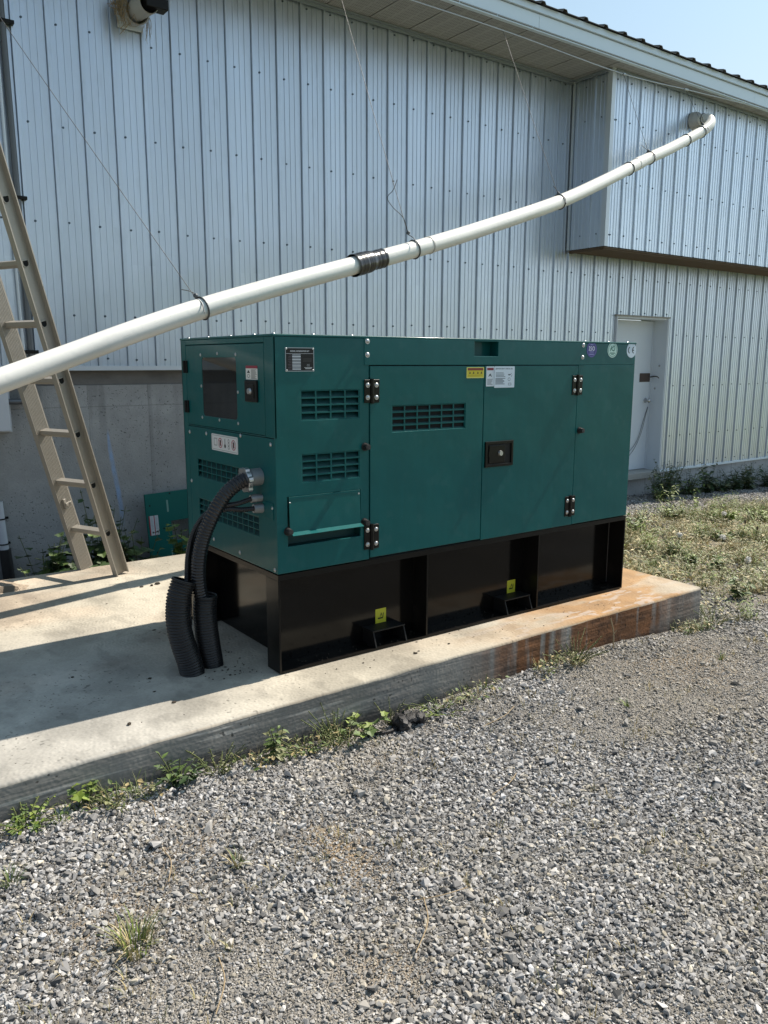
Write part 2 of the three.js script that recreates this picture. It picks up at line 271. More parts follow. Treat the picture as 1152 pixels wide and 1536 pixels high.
// ------------------------------------------------------------------ the slab
{
  const X0 = -5, X1 = 3.238, Z0 = -2.786;
  const U0 = -2.3, U1 = 3.3;           // the texture covers this stretch
  const rust = (x, z) => Math.min(1, 1.35 * rust0(x, z)), rust0 = (x, z) => { const along = sm(.4, 1.6, x) * (.35 + .65 * sm(1.2, 2.4, x)); const n = fbm(x * 2.2 + 7, z * 5, 4, 201); const near = Math.exp(-(((x - 2.75) / .55) ** 2 + ((z - .0) / .3) ** 2)); return Math.min(1, along * sm(.42, .75, n + .12) * .8 + near * (.25 + .7 * n)); };
  const topFn = (u, v) => {
    const x = U0 + u * (U1 - U0), z = Z0 + (1 - v) * (PADZ - Z0);
    const n1 = fbm(x * 1.4, z * 1.4, 4, 211), n2 = fbm(x * 9, z * 9, 4, 212), n3 = vnoise(x * 160, z * 160, 213), n4 = fbm(x * 40, z * 40, 2, 214);
    let b = .385 * (.72 + .34 * n1 + .16 * n2 + .14 * (n3 - .5) + .12 * (n4 - .5));
    b *= (.80 + .36 * sm(.3, .7, fbm(x * 3.2 + 9, z * 3.2, 5, 228))) * (1 - .16 * sm(.55, .7, fbm(x * 11, z * 7, 4, 229))); let c = [b * 1.04, b * .965, b * .79];
    const warm = sm(.45, .7, fbm(x * 1.1 + 2, z * 1.6, 3, 215)) * .5 * sm(.1, -1.3, z); c = [c[0] * (1 + .08 * warm), c[1] * (1 - .10 * warm), c[2] * (1 - .2 * warm)];
    const grey = sm(.2, -1.0, x) * sm(-1.7, -.6, z); c = [c[0] * (1 - .10 * grey), c[1] * (1 - .06 * grey), c[2] * (1 + .04 * grey)];
    const r = rust(x, z), tone = fbm(x * 6, z * 6, 3, 216); c = c.map((q, k) => q * (1 - r * .85) + r * .85 * [.33, .185, .072][k] * (.6 + .8 * tone));
    const white = r * sm(.60, .68, fbm(x * 9, z * 24, 3, 217)) * sm(-.1, .1, z); c = c.map((q, k) => q + (.46 - q) * white * .4);
    const ed = sm(.05, .0, PADZ - z); c = c.map(q => q * (1 - .10 * ed * n2));
    const spot = sm(.86, .92, vnoise(x * 70, z * 70, 218)) * sm(.6, .8, vnoise(x * 3, z * 3, 219)); c = c.map(q => q * (1 - .5 * spot));
    return c;
  };
  const bumpFn = (u, v) => { const x = U0 + u * (U1 - U0), z = Z0 + (1 - v) * (PADZ - Z0); const w = x + .012 * Math.sin(z * 46 + 3 * vnoise(x * 6, z * 6, 221)) + .02 * vnoise(x * 2.5, z * 2.5, 222); return .42 + .10 * Math.sin(w * 2 * Math.PI / .023 + 5 * fbm(x * 3, z * 3, 3, 226)) * sm(.4, .75, fbm(x * 2, z * 2, 3, 223)) * (.3 + .7 * vnoise(x * 30, z * 30, 227)) + .3 * (vnoise(x * 90, z * 90, 224) - .5) + .3 * (fbm(x * 5, z * 5, 3, 225) - .5); };
  const topM = std({ map: texRGB(2048, 1024, topFn), bumpMap: texG(2048, 1024, bumpFn), bumpScale: .0042, roughness: .93 });
  const faceFn = (u, v) => {
    const x = U0 + u * (U1 - U0), y = -.42 + v * .44;
    const n = fbm(x * 3, y * 14, 4, 231), n2 = fbm(x * 14, y * 30, 4, 232), st = fbm(x * 2.0 + 1.2 * y, y * 42, 4, 233);
    let b = .20 * (.62 + .5 * n + .3 * n2) * (1 + .35 * sm(.3, 1.2, x));
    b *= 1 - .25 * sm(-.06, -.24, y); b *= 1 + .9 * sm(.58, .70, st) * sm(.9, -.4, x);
    const board = Math.exp(-(((y + .105 + .006 * Math.sin(x * 3)) / .003) ** 2)) * .4 * sm(1, 2, x); b *= 1 - board;
    let c = [b * 1.02, b * .99, b * .92];
    const drip = fbm(x * 22, y * 1.6, 4, 234), r = Math.min(1, 1.6 * (Math.exp(-(((x - 2.25) / (x > 2.25 ? .38 : .3)) ** 2)) * 1.6 + Math.exp(-(((x - 1.48) / .2) ** 2)) * 1.0 + Math.exp(-(((x - 2.62) / .05) ** 2)) * .6 + .25 * sm(.8, 1.2, x)) * sm(.12, .8, drip + .08) * (1 - .35 * sm(-.12, -.25, y)));
    c = c.map((q, k) => q * (1 - r * .92) + r * .92 * [.185, .070, .018][k] * (.35 + 1.1 * n2));
    const hole = sm(.86, .89, vnoise(x * 70, y * 70, 235)) * sm(.4, .6, vnoise(x * 5, y * 5, 236)); c = c.map(q => q * (1 - .7 * hole));
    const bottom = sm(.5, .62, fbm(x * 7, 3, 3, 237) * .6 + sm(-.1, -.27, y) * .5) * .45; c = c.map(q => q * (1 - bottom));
    return c;
  };
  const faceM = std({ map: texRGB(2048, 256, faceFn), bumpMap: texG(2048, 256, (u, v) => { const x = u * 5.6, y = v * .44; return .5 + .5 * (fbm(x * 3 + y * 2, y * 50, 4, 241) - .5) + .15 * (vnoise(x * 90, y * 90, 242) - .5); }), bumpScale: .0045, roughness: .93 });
  // profile across z: back edge, the top, a worn round front edge, the front face
  const nx = 260, zs = []; for (let i = 0; i <= 70; i++) zs.push(Z0 + (PADZ - .02 - Z0) * i / 70);
  const wob = x => .010 * (fbm(x * 1.2, 4, 3, 251) - .5) * 2 + .006 * (vnoise(x * 9, 1, 252) - .5), chip = x => .006 * fbm(x * 14, 2, 3, 253);
  const surf = (rows, uvf) => { const pos = [], uv = [], idx = [], nr = rows(0).length; for (let i = 0; i <= nx; i++) { const x = X0 + (X1 - X0) * i / nx, R = rows(x); for (const [y, z] of R) { pos.push(x, y, z); uv.push(...uvf(x, y, z)); } } for (let i = 0; i < nx; i++) for (let j = 0; j < nr - 1; j++) { const a = i * nr + j; idx.push(a, a + 1, a + nr, a + nr, a + 1, a + nr + 1); } const g = new THREE.BufferGeometry(); g.setAttribute('position', new THREE.Float32BufferAttribute(pos, 3)); g.setAttribute('uv', new THREE.Float32BufferAttribute(uv, 2)); g.setIndex(idx); g.computeVertexNormals(); return g; };
  const sag = (x, z) => -.008 * sm(.0, -1.5, x) * sm(-.9, .1, z) + .006 * (fbm(x * 1.3, z * 1.3, 3, 254) - .5);
  const y0 = (x, z) => sag(x, z) - .002 - (x > -.2 && x < 2.9 && z < .1 && z > -1.3 ? .004 : 0);
  const topRows = x => { const r = zs.map(z => [y0(x, z), z]); const ed = PADZ + wob(x), c = .012 + chip(x), yb = y0(x, PADZ - .02); for (const a of [0, .4, .8, 1.2, 1.57]) r.push([yb - c * (1 - Math.cos(a)), ed - c + c * Math.sin(a)]); return r; };
  const top = surf(topRows, (x, y, z) => [(x - U0) / (U1 - U0), 1 - (Math.min(z, PADZ) - Z0) / (PADZ - Z0)]);
  const front = surf(x => { const c = .012 + chip(x), yb = y0(x, PADZ - .02) - c, ed = PADZ + wob(x), r = []; for (let k = 0; k <= 8; k++) { const y = yb + (-.45 - yb) * k / 8; r.push([y, ed + (k ? .006 * (fbm(x * 2, y * 20, 3, 255) - .5) : 0)]); } return r; }, (x, y) => [(x - U0) / (U1 - U0), (y + .42) / .44]);
  // right end face
  const eg = []; { const pos = [], uv = [], idx = []; const Z = topRows(X1); Z.forEach(([y, z]) => { pos.push(X1, y, z, X1, -.45, z); uv.push((z - Z0) / 5.6, (y + .42) / .44, (z - Z0) / 5.6, (-.45 + .42) / .44); }); for (let i = 0; i < Z.length - 1; i++) { const a = 2 * i; idx.push(a, a + 2, a + 1, a + 1, a + 2, a + 3); } const g = new THREE.BufferGeometry(); g.setAttribute('position', new THREE.Float32BufferAttribute(pos, 3)); g.setAttribute('uv', new THREE.Float32BufferAttribute(uv, 2)); g.setIndex(idx); g.computeVertexNormals(); eg.push(g); }
  const back = bx(X0, X1, -1.0, -.012, Z0 - .001, Z0 + .02);
  const slab = new THREE.Group(); slab.name = 'concrete_slab'; slab.userData = { kind: 'structure', label: 'rust stained concrete slab under the generator' }; place(slab, new THREE.Vector3()); scene.add(slab);
  part('slab_top', top, topM, slab); part('slab_front', [front, ...eg], faceM, slab); part('slab_back', back, faceM, slab);
  // a rough thicker pour at the back left
  const lump = new THREE.PlaneGeometry(2.4, .26, 70, 12); lump.rotateX(-Math.PI / 2); { const p = lump.attributes.position; for (let i = 0; i < p.count; i++) { const x = p.getX(i), z = p.getZ(i), e = Math.min(sm(1.2, 1.0, x + .12 * fbm(z * 9, 3, 2, 260)), sm(.13, .085, z + .03 * fbm(x * 7, 1, 3, 261)), 1); p.setY(i, -.02 + .055 * e + .01 * (fbm(x * 20, z * 20, 3, 262) - .5)); } lump.computeVertexNormals(); } lump.translate(-1.75, 0, -2.52);
  part('rough_pour', metreUV(lump), std({ map: rep(texRGB(256, 256, (u, v) => { const n = fbm(u * 16, v * 16, 4, 265, 16); return [.40 * (.6 + .6 * n), .33 * (.6 + .6 * n), .25 * (.6 + .6 * n)]; }), 1.5), roughness: 1, bumpMap: rep(grain, 3), bumpScale: .02 }), slab);
  // bits of dead leaf and grit on the slab
  const bits = []; const bit = (x, z, s) => { const g = new THREE.IcosahedronGeometry(s, 0); g.scale(rr(.7, 1.6), .35, rr(.5, 1)); g.rotateY(rr(0, 6)); g.translate(x, y0(x, z) + s * .25, z); bits.push(g); };
  for (const [x, z, s] of [[-.82, .11, .017], [-.56, -.34, .012], [-.6, -.17, .008], [-.87, -.59, .009], [.07, -2.0, .02], [.12, -2.02, .024], [.0, -2.01, .015], [-.33, -1.75, .007], [-.27, -1.05, .009], [.75, .17, .013], [1.0, .16, .01], [-.57, .005, .012]]) bit(x, z, s);
  for (let i = 0; i < 130; i++) bit(rr(-1.4, .6), rr(-2.6, .2), rr(.0015, .004)); for (let i = 0; i < 60; i++) bit(rr(-.2, 2.7), rr(-.12, .26), rr(.002, .007)); for (let i = 0; i < 150; i++) { const s0 = rr(.0015, .005), g = new THREE.IcosahedronGeometry(s0, 0); g.translate(rr(.02, 2.72), .0105 + s0 * .4, rr(-.125, -.006)); bits.push(g); }
  for (let i = 0; i < 70; i++) bit(rr(-.32, -.05), rr(-.5, -.1), rr(.002, .007));
  solo('debris', bits, std({ color: col(.035, .028, .02), roughness: 1 }), 'stuff', 'scattered dark leaf bits and grit on the slab', 'debris');
}

// ------------------------------------------------------------------ the building
inYard = false;
const WZ = -2.9, RP = .2286, RX = -.1494, BZ = -2.388, BX = 5.31;
{
  const shed = thing('metal_building', 'grey ribbed steel building with an overhanging bay, soffit and concrete foundation', 'building', [4, -.4, -3]);
  // one rib pitch of sheet, cut between two places; x is across, z is out of the wall
  const prof = (xa, xb, phase) => {
    const P = []; for (let k = Math.floor((xa - phase) / RP) - 1; phase + k * RP < xb + RP; k++) { const o = phase + k * RP; for (const [f, z] of [[-.0182, 0], [-.0180, -.009], [-.0142, -.009], [-.014, 0], [-.011, .019], [.008, .019], [.014, 0], [.058, 0], [.059, .005], [.075, .005], [.076, 0], [.106, 0], [.107, .005], [.123, .005], [.124, 0], [.154, 0], [.155, .005], [.171, .005], [.172, 0]]) P.push([o + f, z]); }
    const zAt = x => { for (let i = 1; i < P.length; i++) if (P[i][0] >= x) { const [a, b] = P[i - 1], [c, d] = P[i]; return b + (d - b) * (x - a) / (c - a); } return 0; };
    return [[xa, zAt(xa)], ...P.filter(p => p[0] > xa + 1e-4 && p[0] < xb - 1e-4), [xb, zAt(xb)]];
  };
  const sheet = (xa, xb, y0, y1, phase, ox) => {
    const pr = prof(xa, xb, phase), pos = [], uv = [], nor = [];
    for (let i = 0; i < pr.length - 1; i++) { const [a, za] = pr[i], [b, zb] = pr[i + 1], l = Math.hypot(b - a, zb - za), n = [-(zb - za) / l, 0, (b - a) / l];
      for (const [x, y, z] of [[a, y0, za], [b, y0, zb], [b, y1, zb], [a, y0, za], [b, y1, zb], [a, y1, za]]) { pos.push(x - ox, y - y0, z); uv.push(x, y); nor.push(...n); } }
    const g = new THREE.BufferGeometry(); g.setAttribute('position', new THREE.Float32BufferAttribute(pos, 3)); g.setAttribute('normal', new THREE.Float32BufferAttribute(nor, 3)); g.setAttribute('uv', new THREE.Float32BufferAttribute(uv, 2)); return g;
  };
  const mats = [.97, 1, 1.03, .985].map(f => { const m = M.siding.clone(); m.color = new THREE.Color(f, f, f); m.map = rep(sidingTint, .9, .35); m.map.offset.set(f * 7.3, f * 3.1); m.bumpMap = rep(broad, .8, .5); m.bumpMap.offset.set(f * 5.1, f * 11.7); return m; });
  const cache = {}; let mi = 0;
  const bayMats = mats.map(m => { const q = m.clone(); q.color = m.color.clone().multiplyScalar(1.2); return q; });  // bay front sheets lightened in colour to stand in for brighter sky reflection
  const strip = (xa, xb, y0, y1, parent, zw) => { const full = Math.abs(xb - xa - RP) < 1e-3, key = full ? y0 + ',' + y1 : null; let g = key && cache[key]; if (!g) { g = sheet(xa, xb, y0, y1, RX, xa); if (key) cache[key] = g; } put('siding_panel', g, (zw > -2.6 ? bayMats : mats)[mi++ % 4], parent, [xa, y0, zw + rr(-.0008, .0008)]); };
  const wallG = sub('wall', shed), TOP = 4.545, YL = 1.535, YR = .176, DX0 = 6.22, DX1 = 7.232, DY = 2.122, STEP = 3.05, S = .022;
  for (let k = -16; k < 58; k++) {
    let xa = RX + k * RP + S, xb = xa + RP; const y0 = xb < STEP ? YL : YR, y1 = xa > BX - .05 ? 2.82 : TOP;
    if (xb <= DX0 + .001 || xa >= DX1 - .001) strip(xa, xb, y0, y1, wallG, WZ);
    else { if (xa < DX0) strip(xa, DX0, y0, DY, wallG, WZ); if (xb > DX1) strip(DX1, xb, y0, DY, wallG, WZ); strip(xa, xb, DY, y1, wallG, WZ); }
  }
  // the bay that overhangs the door
  const bay = sub('overhanging_bay', shed), BB = 2.795;
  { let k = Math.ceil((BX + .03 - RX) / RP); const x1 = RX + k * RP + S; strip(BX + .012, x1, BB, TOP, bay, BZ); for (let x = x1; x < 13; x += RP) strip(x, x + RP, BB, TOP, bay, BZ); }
  { const g = sheet(0, .2286, BB, TOP, .03, 0); for (const z of [BZ - .012, BZ - .012 - .2286]) { const m = put('siding_panel', g, mats[mi++ % 4], bay, [BX, BB, z]); m.rotation.y = -Math.PI / 2; m.position.z -= RP; } const g2 = sheet(0, .045, BB, TOP, .03, 0), m = put('siding_panel', g2, mats[0], bay, [BX, BB, WZ + .004]); m.rotation.y = -Math.PI / 2; }
  part('corner_trim', [bx(BX - .022, BX + .03, BB - .004, TOP, BZ + .021, BZ + .025), bx(BX - .026, BX - .022, BB - .004, TOP, BZ - .035, BZ + .025), bx(BX - .03, BX - .004, BB, TOP, WZ + .021, WZ + .036)], M.trim, bay);
  part('bay_underside', [bx(BX - .004, 13, BB - .02, BB - .006, WZ + .02, BZ - .002)], M.wood, bay);
  part('bay_edge_board', [bx(BX + .01, 13, BB - .034, BB - .0215, BZ - .05, BZ - .012), bx(BX, BX + .03, BB - .034, BB - .0215, WZ + .03, BZ - .052)], M.wood, bay);
  part('bay_core', bx(BX + .03, 13, BB, TOP, WZ + .03, BZ - .03), M.dark, bay);
  // screws: too small to tell apart
  const sc = [], hex = new THREE.CylinderGeometry(.0074, .0100, .008, 7); hex.rotateX(Math.PI / 2);
  const at = (x, y, z) => { const g = hex.clone(); g.translate(x + rr(-.004, .004), y + rr(-.006, .006), z + .004); sc.push(g); };
  for (let k = -16; k < 57; k++) { const x = RX + k * RP + .063; const rows = x < STEP ? [1.59, 1.91, 2.565, 3.227, 3.893, 4.48] : [.244, .624, 1.273, 1.918, 2.562, 3.227, 3.893, 4.48];
    for (const y of rows) { if (x > DX0 - .05 && x < DX1 && y < DY) continue; if (x > BX - .06 && y > 2.75) continue; if (y === 3.893 && x > .31 && x < .56) continue; at(x, y, WZ + (y > 4.4 ? 0 : 0)); }
    if (x > DX0 - .1 && x < DX1) at(x, 2.167, WZ); if (x > BX) for (const y of [2.915, 3.47, 4.06, 4.45]) at(x, y, BZ); }
  for (const y of [.244, .624, 1.273, 1.915]) at(7.27, y, WZ); for (const y of [2.914, 3.47, 4.06]) at(5.372, y, BZ);
  for (const y of [2.93, 3.5, 4.1, 4.44]) for (const z of [-2.5, -2.72]) { const g = hex.clone(); g.rotateY(-Math.PI / 2); g.translate(BX - .004, y, z); sc.push(g); }
  part('screw', sc, M.rivet, shed).userData.kind = 'stuff';
  // trims and core
  part('base_flashing', [bx(-4, STEP, YL - .012, YL + .004, WZ - .03, WZ + .026), bx(-4, STEP, YL - .03, YL - .012, WZ + .018, WZ + .026)], M.trim, shed);
  part('base_flashing', [bx(STEP, DX0 - .02, YR - .012, YR + .004, WZ - .03, WZ + .026), bx(DX1 + .0, 13.2, YR - .012, YR + .004, WZ - .03, WZ + .026), bx(DX1, 13.2, YR - .022, YR - .012, WZ + .016, WZ + .026)], M.fascia, shed);
  part('wall_core', [bx(-4, STEP, YL, TOP + .3, WZ - .4, WZ - .012), bx(STEP, DX0 - .02, YR, TOP + .3, WZ - .4, WZ - .012), bx(DX1 + .02, 13.2, YR, TOP + .3, WZ - .4, WZ - .012), bx(DX0 - .02, DX1 + .02, DY + .02, TOP + .3, WZ - .4, WZ - .012)], M.dark, wallG);
  part('eave_trim', [bx(-4, BX - .03, 4.5, 4.538, WZ + .021, WZ + .026), bx(-4, BX - .03, 4.526, 4.538, WZ + .026, WZ + .05), bx(BX - .05, BX - .031, 4.512, 4.538, WZ + .05, BZ + .0), bx(BX + .032, 13, 4.517, 4.538, BZ + .0215, BZ + .04)], std({ color: col(.27, .31, .35), metalness: .4, roughness: .5 }), shed);
  // soffit
  const soffitTex = texRGB(256, 512, (u, v) => { const row = Math.floor(v * 15), r = (v * 15) % 1, off = (u * 22 + (row % 2) * .5) % 1, band = (u * 3) % 1 > .16; const slot = band && Math.abs(off - .5) < .13 && r > .15 && r < .85; const n = .93 + .1 * fbm(u * 6, v * 6, 3, 301); const k = slot ? .35 : 1; return [.37 * n * k, .375 * n * k, .37 * n * k]; });
  const soffitM = std({ map: soffitTex, roughness: .55 });
  const SP = .44, sg = (() => { const g = new THREE.PlaneGeometry(SP - .012, .74, 1, 1); g.rotateX(Math.PI / 2); const b = bx(-SP / 2 + .006, SP / 2 - .006, .003, .012, -.37, .37); return merge([g, b]); })();
  for (let k = -10; k < 22; k++) put('soffit_panel', sg, soffitM, shed, [2.56 + k * SP + SP / 2 + .02, 4.541 + rr(0, .0015), -2.53]);
  part('soffit_backing', [bx(-4, 13.2, 4.5585, 4.58, WZ, -2.2)], M.dark, shed);
  part('fascia', [bx(-4, 3.98, 4.535, 4.672, -2.19, -2.168), bx(3.983, 7.6, 4.535, 4.672, -2.19, -2.1675), bx(7.603, 13.4, 4.535, 4.672, -2.19, -2.168), bx(-4, 13.4, 4.529, 4.534, -2.205, -2.162)], M.fascia, shed);
  part('drip_edge', [bx(-4, 13.4, 4.684, 4.737, -2.195, -2.150), bx(-4, 13.4, 4.679, 4.6835, -2.195, -2.144)], M.fascia, shed);
  part('drip_gap', bx(-4, 13.4, 4.6725, 4.6785, -2.19, -2.180), M.dark, shed);
  // roof sheets: ribs run up the slope from the eave
  const roofStrip = (() => { const pr = [[0, 0], [.11, 0], [.125, .024], [.165, .024], [.18, 0], [.29, 0]], pos = [], uv = [], idx = []; const z0 = -2.115, z1 = -5.2, rise = .26;
    for (const [x, h] of pr) for (const [z, t] of [[z0, .004], [z0, 0], [z1, 0]]) { pos.push(x, h + 0 + (z0 - z) * rise - (t ? .006 : 0), z); uv.push(x, z); }
    for (let i = 0; i < pr.length - 1; i++) for (let j = 0; j < 2; j++) { const a = i * 3 + j; idx.push(a, a + 3, a + 1, a + 1, a + 3, a + 4); }
    const g = new THREE.BufferGeometry(); g.setAttribute('position', new THREE.Float32BufferAttribute(pos, 3)); g.setAttribute('uv', new THREE.Float32BufferAttribute(uv, 2)); g.setIndex(idx); const q = g.toNonIndexed(); q.computeVertexNormals(); return q; })();
  const roofG = sub('roof', shed); for (let x = -4; x < 13.3; x += .29) put('roof_panel', roofStrip, M.roof, roofG, [x, 4.742, 0]);
  // foundation
  const fT = texRGB(2048, 1024, (u, v) => {
    const x = -1.3 + u * 2.6, y = -.25 + v * 1.8;
    const n = fbm(x * 1.7, y * 1.7, 4, 311), n2 = fbm(x * 12, y * 12, 3, 312), n3 = vnoise(x * 120, y * 120, 313);
    let b = .30 * (.70 + .42 * n + .22 * n2 + .10 * (n3 - .5));
    let c = [b, b * 1.01, b * 1.0];
    const streaks = sm(.52, .7, fbm(x * 11, y * .9, 3, 314)) * sm(.7, 1.35, y) * .28; c = c.map(q => q * (1 - streaks));
    const patch = sm(.5, .62, fbm(x * 2.4 + 3, y * 5, 4, 315)) * sm(1.0, 1.32, y) * .22; c = c.map(q => q * (1 + patch * .6));
    for (const [lx, w, k] of [[-.02, .004, .45], [.755 - .3, .010, .35], [.47, .022, .22]]) { const d = Math.abs(x - lx - .008 * fbm(y * 6, lx * 9, 2, 316)); c = c.map(q => q * (1 - k * sm(w, 0, d) * (.5 + .5 * vnoise(y * 14, 2, 317)))); }
    const hz = Math.abs(y - 1.225 - .004 * vnoise(x * 8, 3, 318)); c = c.map(q => q * (1 - .35 * sm(.005, 0, hz)));
    const hole = sm(.86, .93, vnoise(x * 130, y * 130, 319)) * sm(.42, .66, fbm(x * 4, y * 4, 3, 320)); c = c.map(q => q * (1 - .62 * hole));
    const low = sm(.25, -.05, y) * .35; c = c.map(q => q * (1 - low));
    const px = .12 + .075 * (1 - sm(.3, 1.05, y)), pw = .012 + .014 * sm(1.02, .8, y); const paint = sm(pw, pw * .3, Math.abs(x - px)) * sm(1.06, .98, y) * sm(.2, .5, y) * (.45 + .55 * vnoise(x * 60, y * 18, 321)); c = [c[0] * (1 - .45 * paint) + .10 * paint, c[1] * (1 - .3 * paint) + .16 * paint, c[2] + .26 * paint];
    return c;
  });
  const fB = texG(1024, 1024, (u, v) => { const x = u * 2.6, y = v * 1.8; return .6 + .3 * (fbm(x * 8, y * 8, 4, 331) - .5) - .4 * sm(.86, .93, vnoise((x - 1.3) * 130, (y - .25) * 130, 319)) + .1 * (vnoise(x * 140, y * 140, 332) - .5); });
  const fM = std({ map: fT, bumpMap: fB, bumpScale: .008, roughness: .95 });
  const fUV = g => { const p = g.attributes.position, uv = g.attributes.uv; for (let i = 0; i < p.count; i++) uv.setXY(i, (p.getX(i) + 1.3) / 2.6, (p.getY(i) + .25) / 1.8); return g; };
  part('foundation_wall', [fUV(bx(-4, STEP, -.6, 1.392, -3.3, -2.945)), ], fM, shed);
  part('foundation_wall', [bx(STEP, DX0 - .02, -.8, YR - .0125, -3.3, -2.925), bx(DX1 - .0, 13.2, -.9, YR - .0125, -3.3, -2.925), bx(DX0 - .02, DX1, -.9, .10, -3.3, -2.94)], std({ map: rep(texRGB(512, 512, (u, v) => { const n = fbm(u * 8, v * 8, 5, 345, 8), st = sm(.55, .75, fbm(u * 40, v * 3, 3, 346)) * .2, h = .5 * sm(.9, .95, vnoise(u * 90, v * 90, 347, 90)); const b = .47 * (.75 + .45 * n) * (1 - st) * (1 - h); return [b * .97, b, b * 1.02]; }), .5), roughness: .95, bumpMap: rep(grain, 2), bumpScale: .005 }), shed, 'paler concrete at the right');
  part('foundation_band', fUV(bx(-4, STEP, 1.393, YL - .0125, -3.3, -2.957)), std({ map: rep(texRGB(256, 256, (u, v) => { const n = fbm(u * 10, v * 10, 4, 340, 10); return [.155 * (.7 + .6 * n), .152 * (.7 + .6 * n), .145 * (.7 + .6 * n)]; }), 2), roughness: .95, bumpMap: rep(grain, 2), bumpScale: .006 }), shed);
  // the white door in its deep opening
  const jd = -3.075;
  const dr = part('door', rbx(DX0 + .03, DX1 - .03, .19, DY - .03, jd - .045, jd), M.door, shed);
  part('door_knob', [cyl([7.13, 1.085, jd], [7.13, 1.085, jd + .012], .032, .03, 20), cyl([7.13, 1.085, jd + .012], [7.13, 1.085, jd + .05], .012, .012, 12), (() => { const g = new THREE.SphereGeometry(.028, 16, 12); g.scale(1, 1, .75); g.translate(7.13, 1.085, jd + .062); return g; })()], M.steel, dr);
  part('lock_plate', [rbx(6.985, 7.195, 1.325, 1.435, jd + .001, jd + .008), cyl([7.15, 1.385, jd + .008], [7.19, 1.387, jd + .02], .006)], std({ color: col(.10, .075, .065), roughness: .75, metalness: .3, bumpMap: rep(grain, 8), bumpScale: .004 }), dr);
  part('latch_tongue', tube([[7.19, 1.385, jd + .012], [7.215, 1.395, jd + .05], [7.224, 1.39, jd + .10], [7.226, 1.37, jd + .125]], .006, 12, 6), M.blackDull, dr);
  part('keyhole', [cyl([7.2195, 1.53, jd + .12], [7.215, 1.53, jd + .12], .014, .012, 12), cyl([7.2195, 1.24, jd + .07], [7.217, 1.24, jd + .07], .014, .012, 12)], M.zinc, dr);
  part('hanging_cord', [tube([[7.19, 1.0, jd + .006], [7.15, .9, jd + .012], [7.05, .62, jd + .012], [6.9, .42, jd + .012], [6.7, .3, jd + .012]], .003, 24, 5), tube([[7.185, 1.0, jd + .008], [7.10, .82, jd + .012], [7.0, .58, jd + .012], [6.85, .44, jd + .012], [6.65, .36, jd + .012]], .003, 24, 5)], M.wireDark, dr);
  part('door_frame', [bx(DX1 - .008, DX1 + .006, YR, DY, jd - .05, WZ + .03), bx(DX0 - .006, DX0 + .008, YR, DY, jd - .05, WZ + .03), bx(DX0 + .008, DX1 - .008, DY - .022, DY, jd - .05, WZ + .02), bx(DX1 + .0065, DX1 + .02, YR - .02, DY, WZ + .02, WZ + .034), bx(DX1 - .03, DX1 - .0085, .185, DY - .024, jd - .04, jd + .004)], M.jamb, shed);
  part('door_head_flashing', bx(DX0 - .03, DX1 + .03, DY + .0005, DY + .014, WZ - .0, WZ + .045), std({ color: col(.30, .28, .25), roughness: .6 }), shed);
  part('door_sill', rbx(DX0 - .03, DX1, .101, .182, jd - .06, WZ + .05, .008), std({ color: col(.36, .36, .34), roughness: .9, bumpMap: rep(grain, 3), bumpScale: .006 }), shed);
}

// wall vent with a bird's nest in it
{
  const v = thing('wall_vent', 'grey plastic exhaust vent stuffed with a straw nest high on the wall', 'vent', [.44, 3.97, -2.88]);
  part('mounting_plate', rbx(.345, .535, 3.972, 4.28, -2.884, -2.868, .004), M.trim, v);
  part('coupling', sweep([[.445, 4.085, -2.868], [.445, 4.075, -2.80], [.447, 4.06, -2.73]], s => .092, .02, 28, .008), M.pvcGrey, v);
  part('vent_pipe', sweep([[.45, 4.08, -2.86], [.455, 4.075, -2.72], [.47, 4.065, -2.56]], () => .074, .02, 28, .005), M.pvcGrey, v);
  part('hood', (() => { const g = rbx(.44, .60, 4.03, 4.10, -2.63, -2.53, .006); return g; })(), M.blackDull, v);
  const st = []; for (let i = 0; i < 130; i++) { const a = rr(1.6, 4.2), r = rr(.06, .125), x = .43 + r * Math.cos(a), y = 4.10 + r * Math.sin(a) * .9, z = rr(-2.85, -2.72); st.push(tube([[x, y, z], [x + rr(-.05, .05), y + rr(-.07, .05), z + rr(0, .05)], [x + rr(-.05, .05), y + rr(-.12, .05), z + rr(-.02, .05)]], rr(.0012, .0022), 5, 4)); }
  for (let i = 0; i < 22; i++) { const x = rr(.5, .58), y = rr(4.0, 4.1); st.push(tube([[x - .04, y + .02, -2.77], [x, y - .02, -2.8], [x + rr(-.02, .03), y - rr(.03, .14), -2.83]], .0012, 5, 4)); }
  const n = part('nest', st, M.straw, v); n.userData.kind = 'stuff';
}
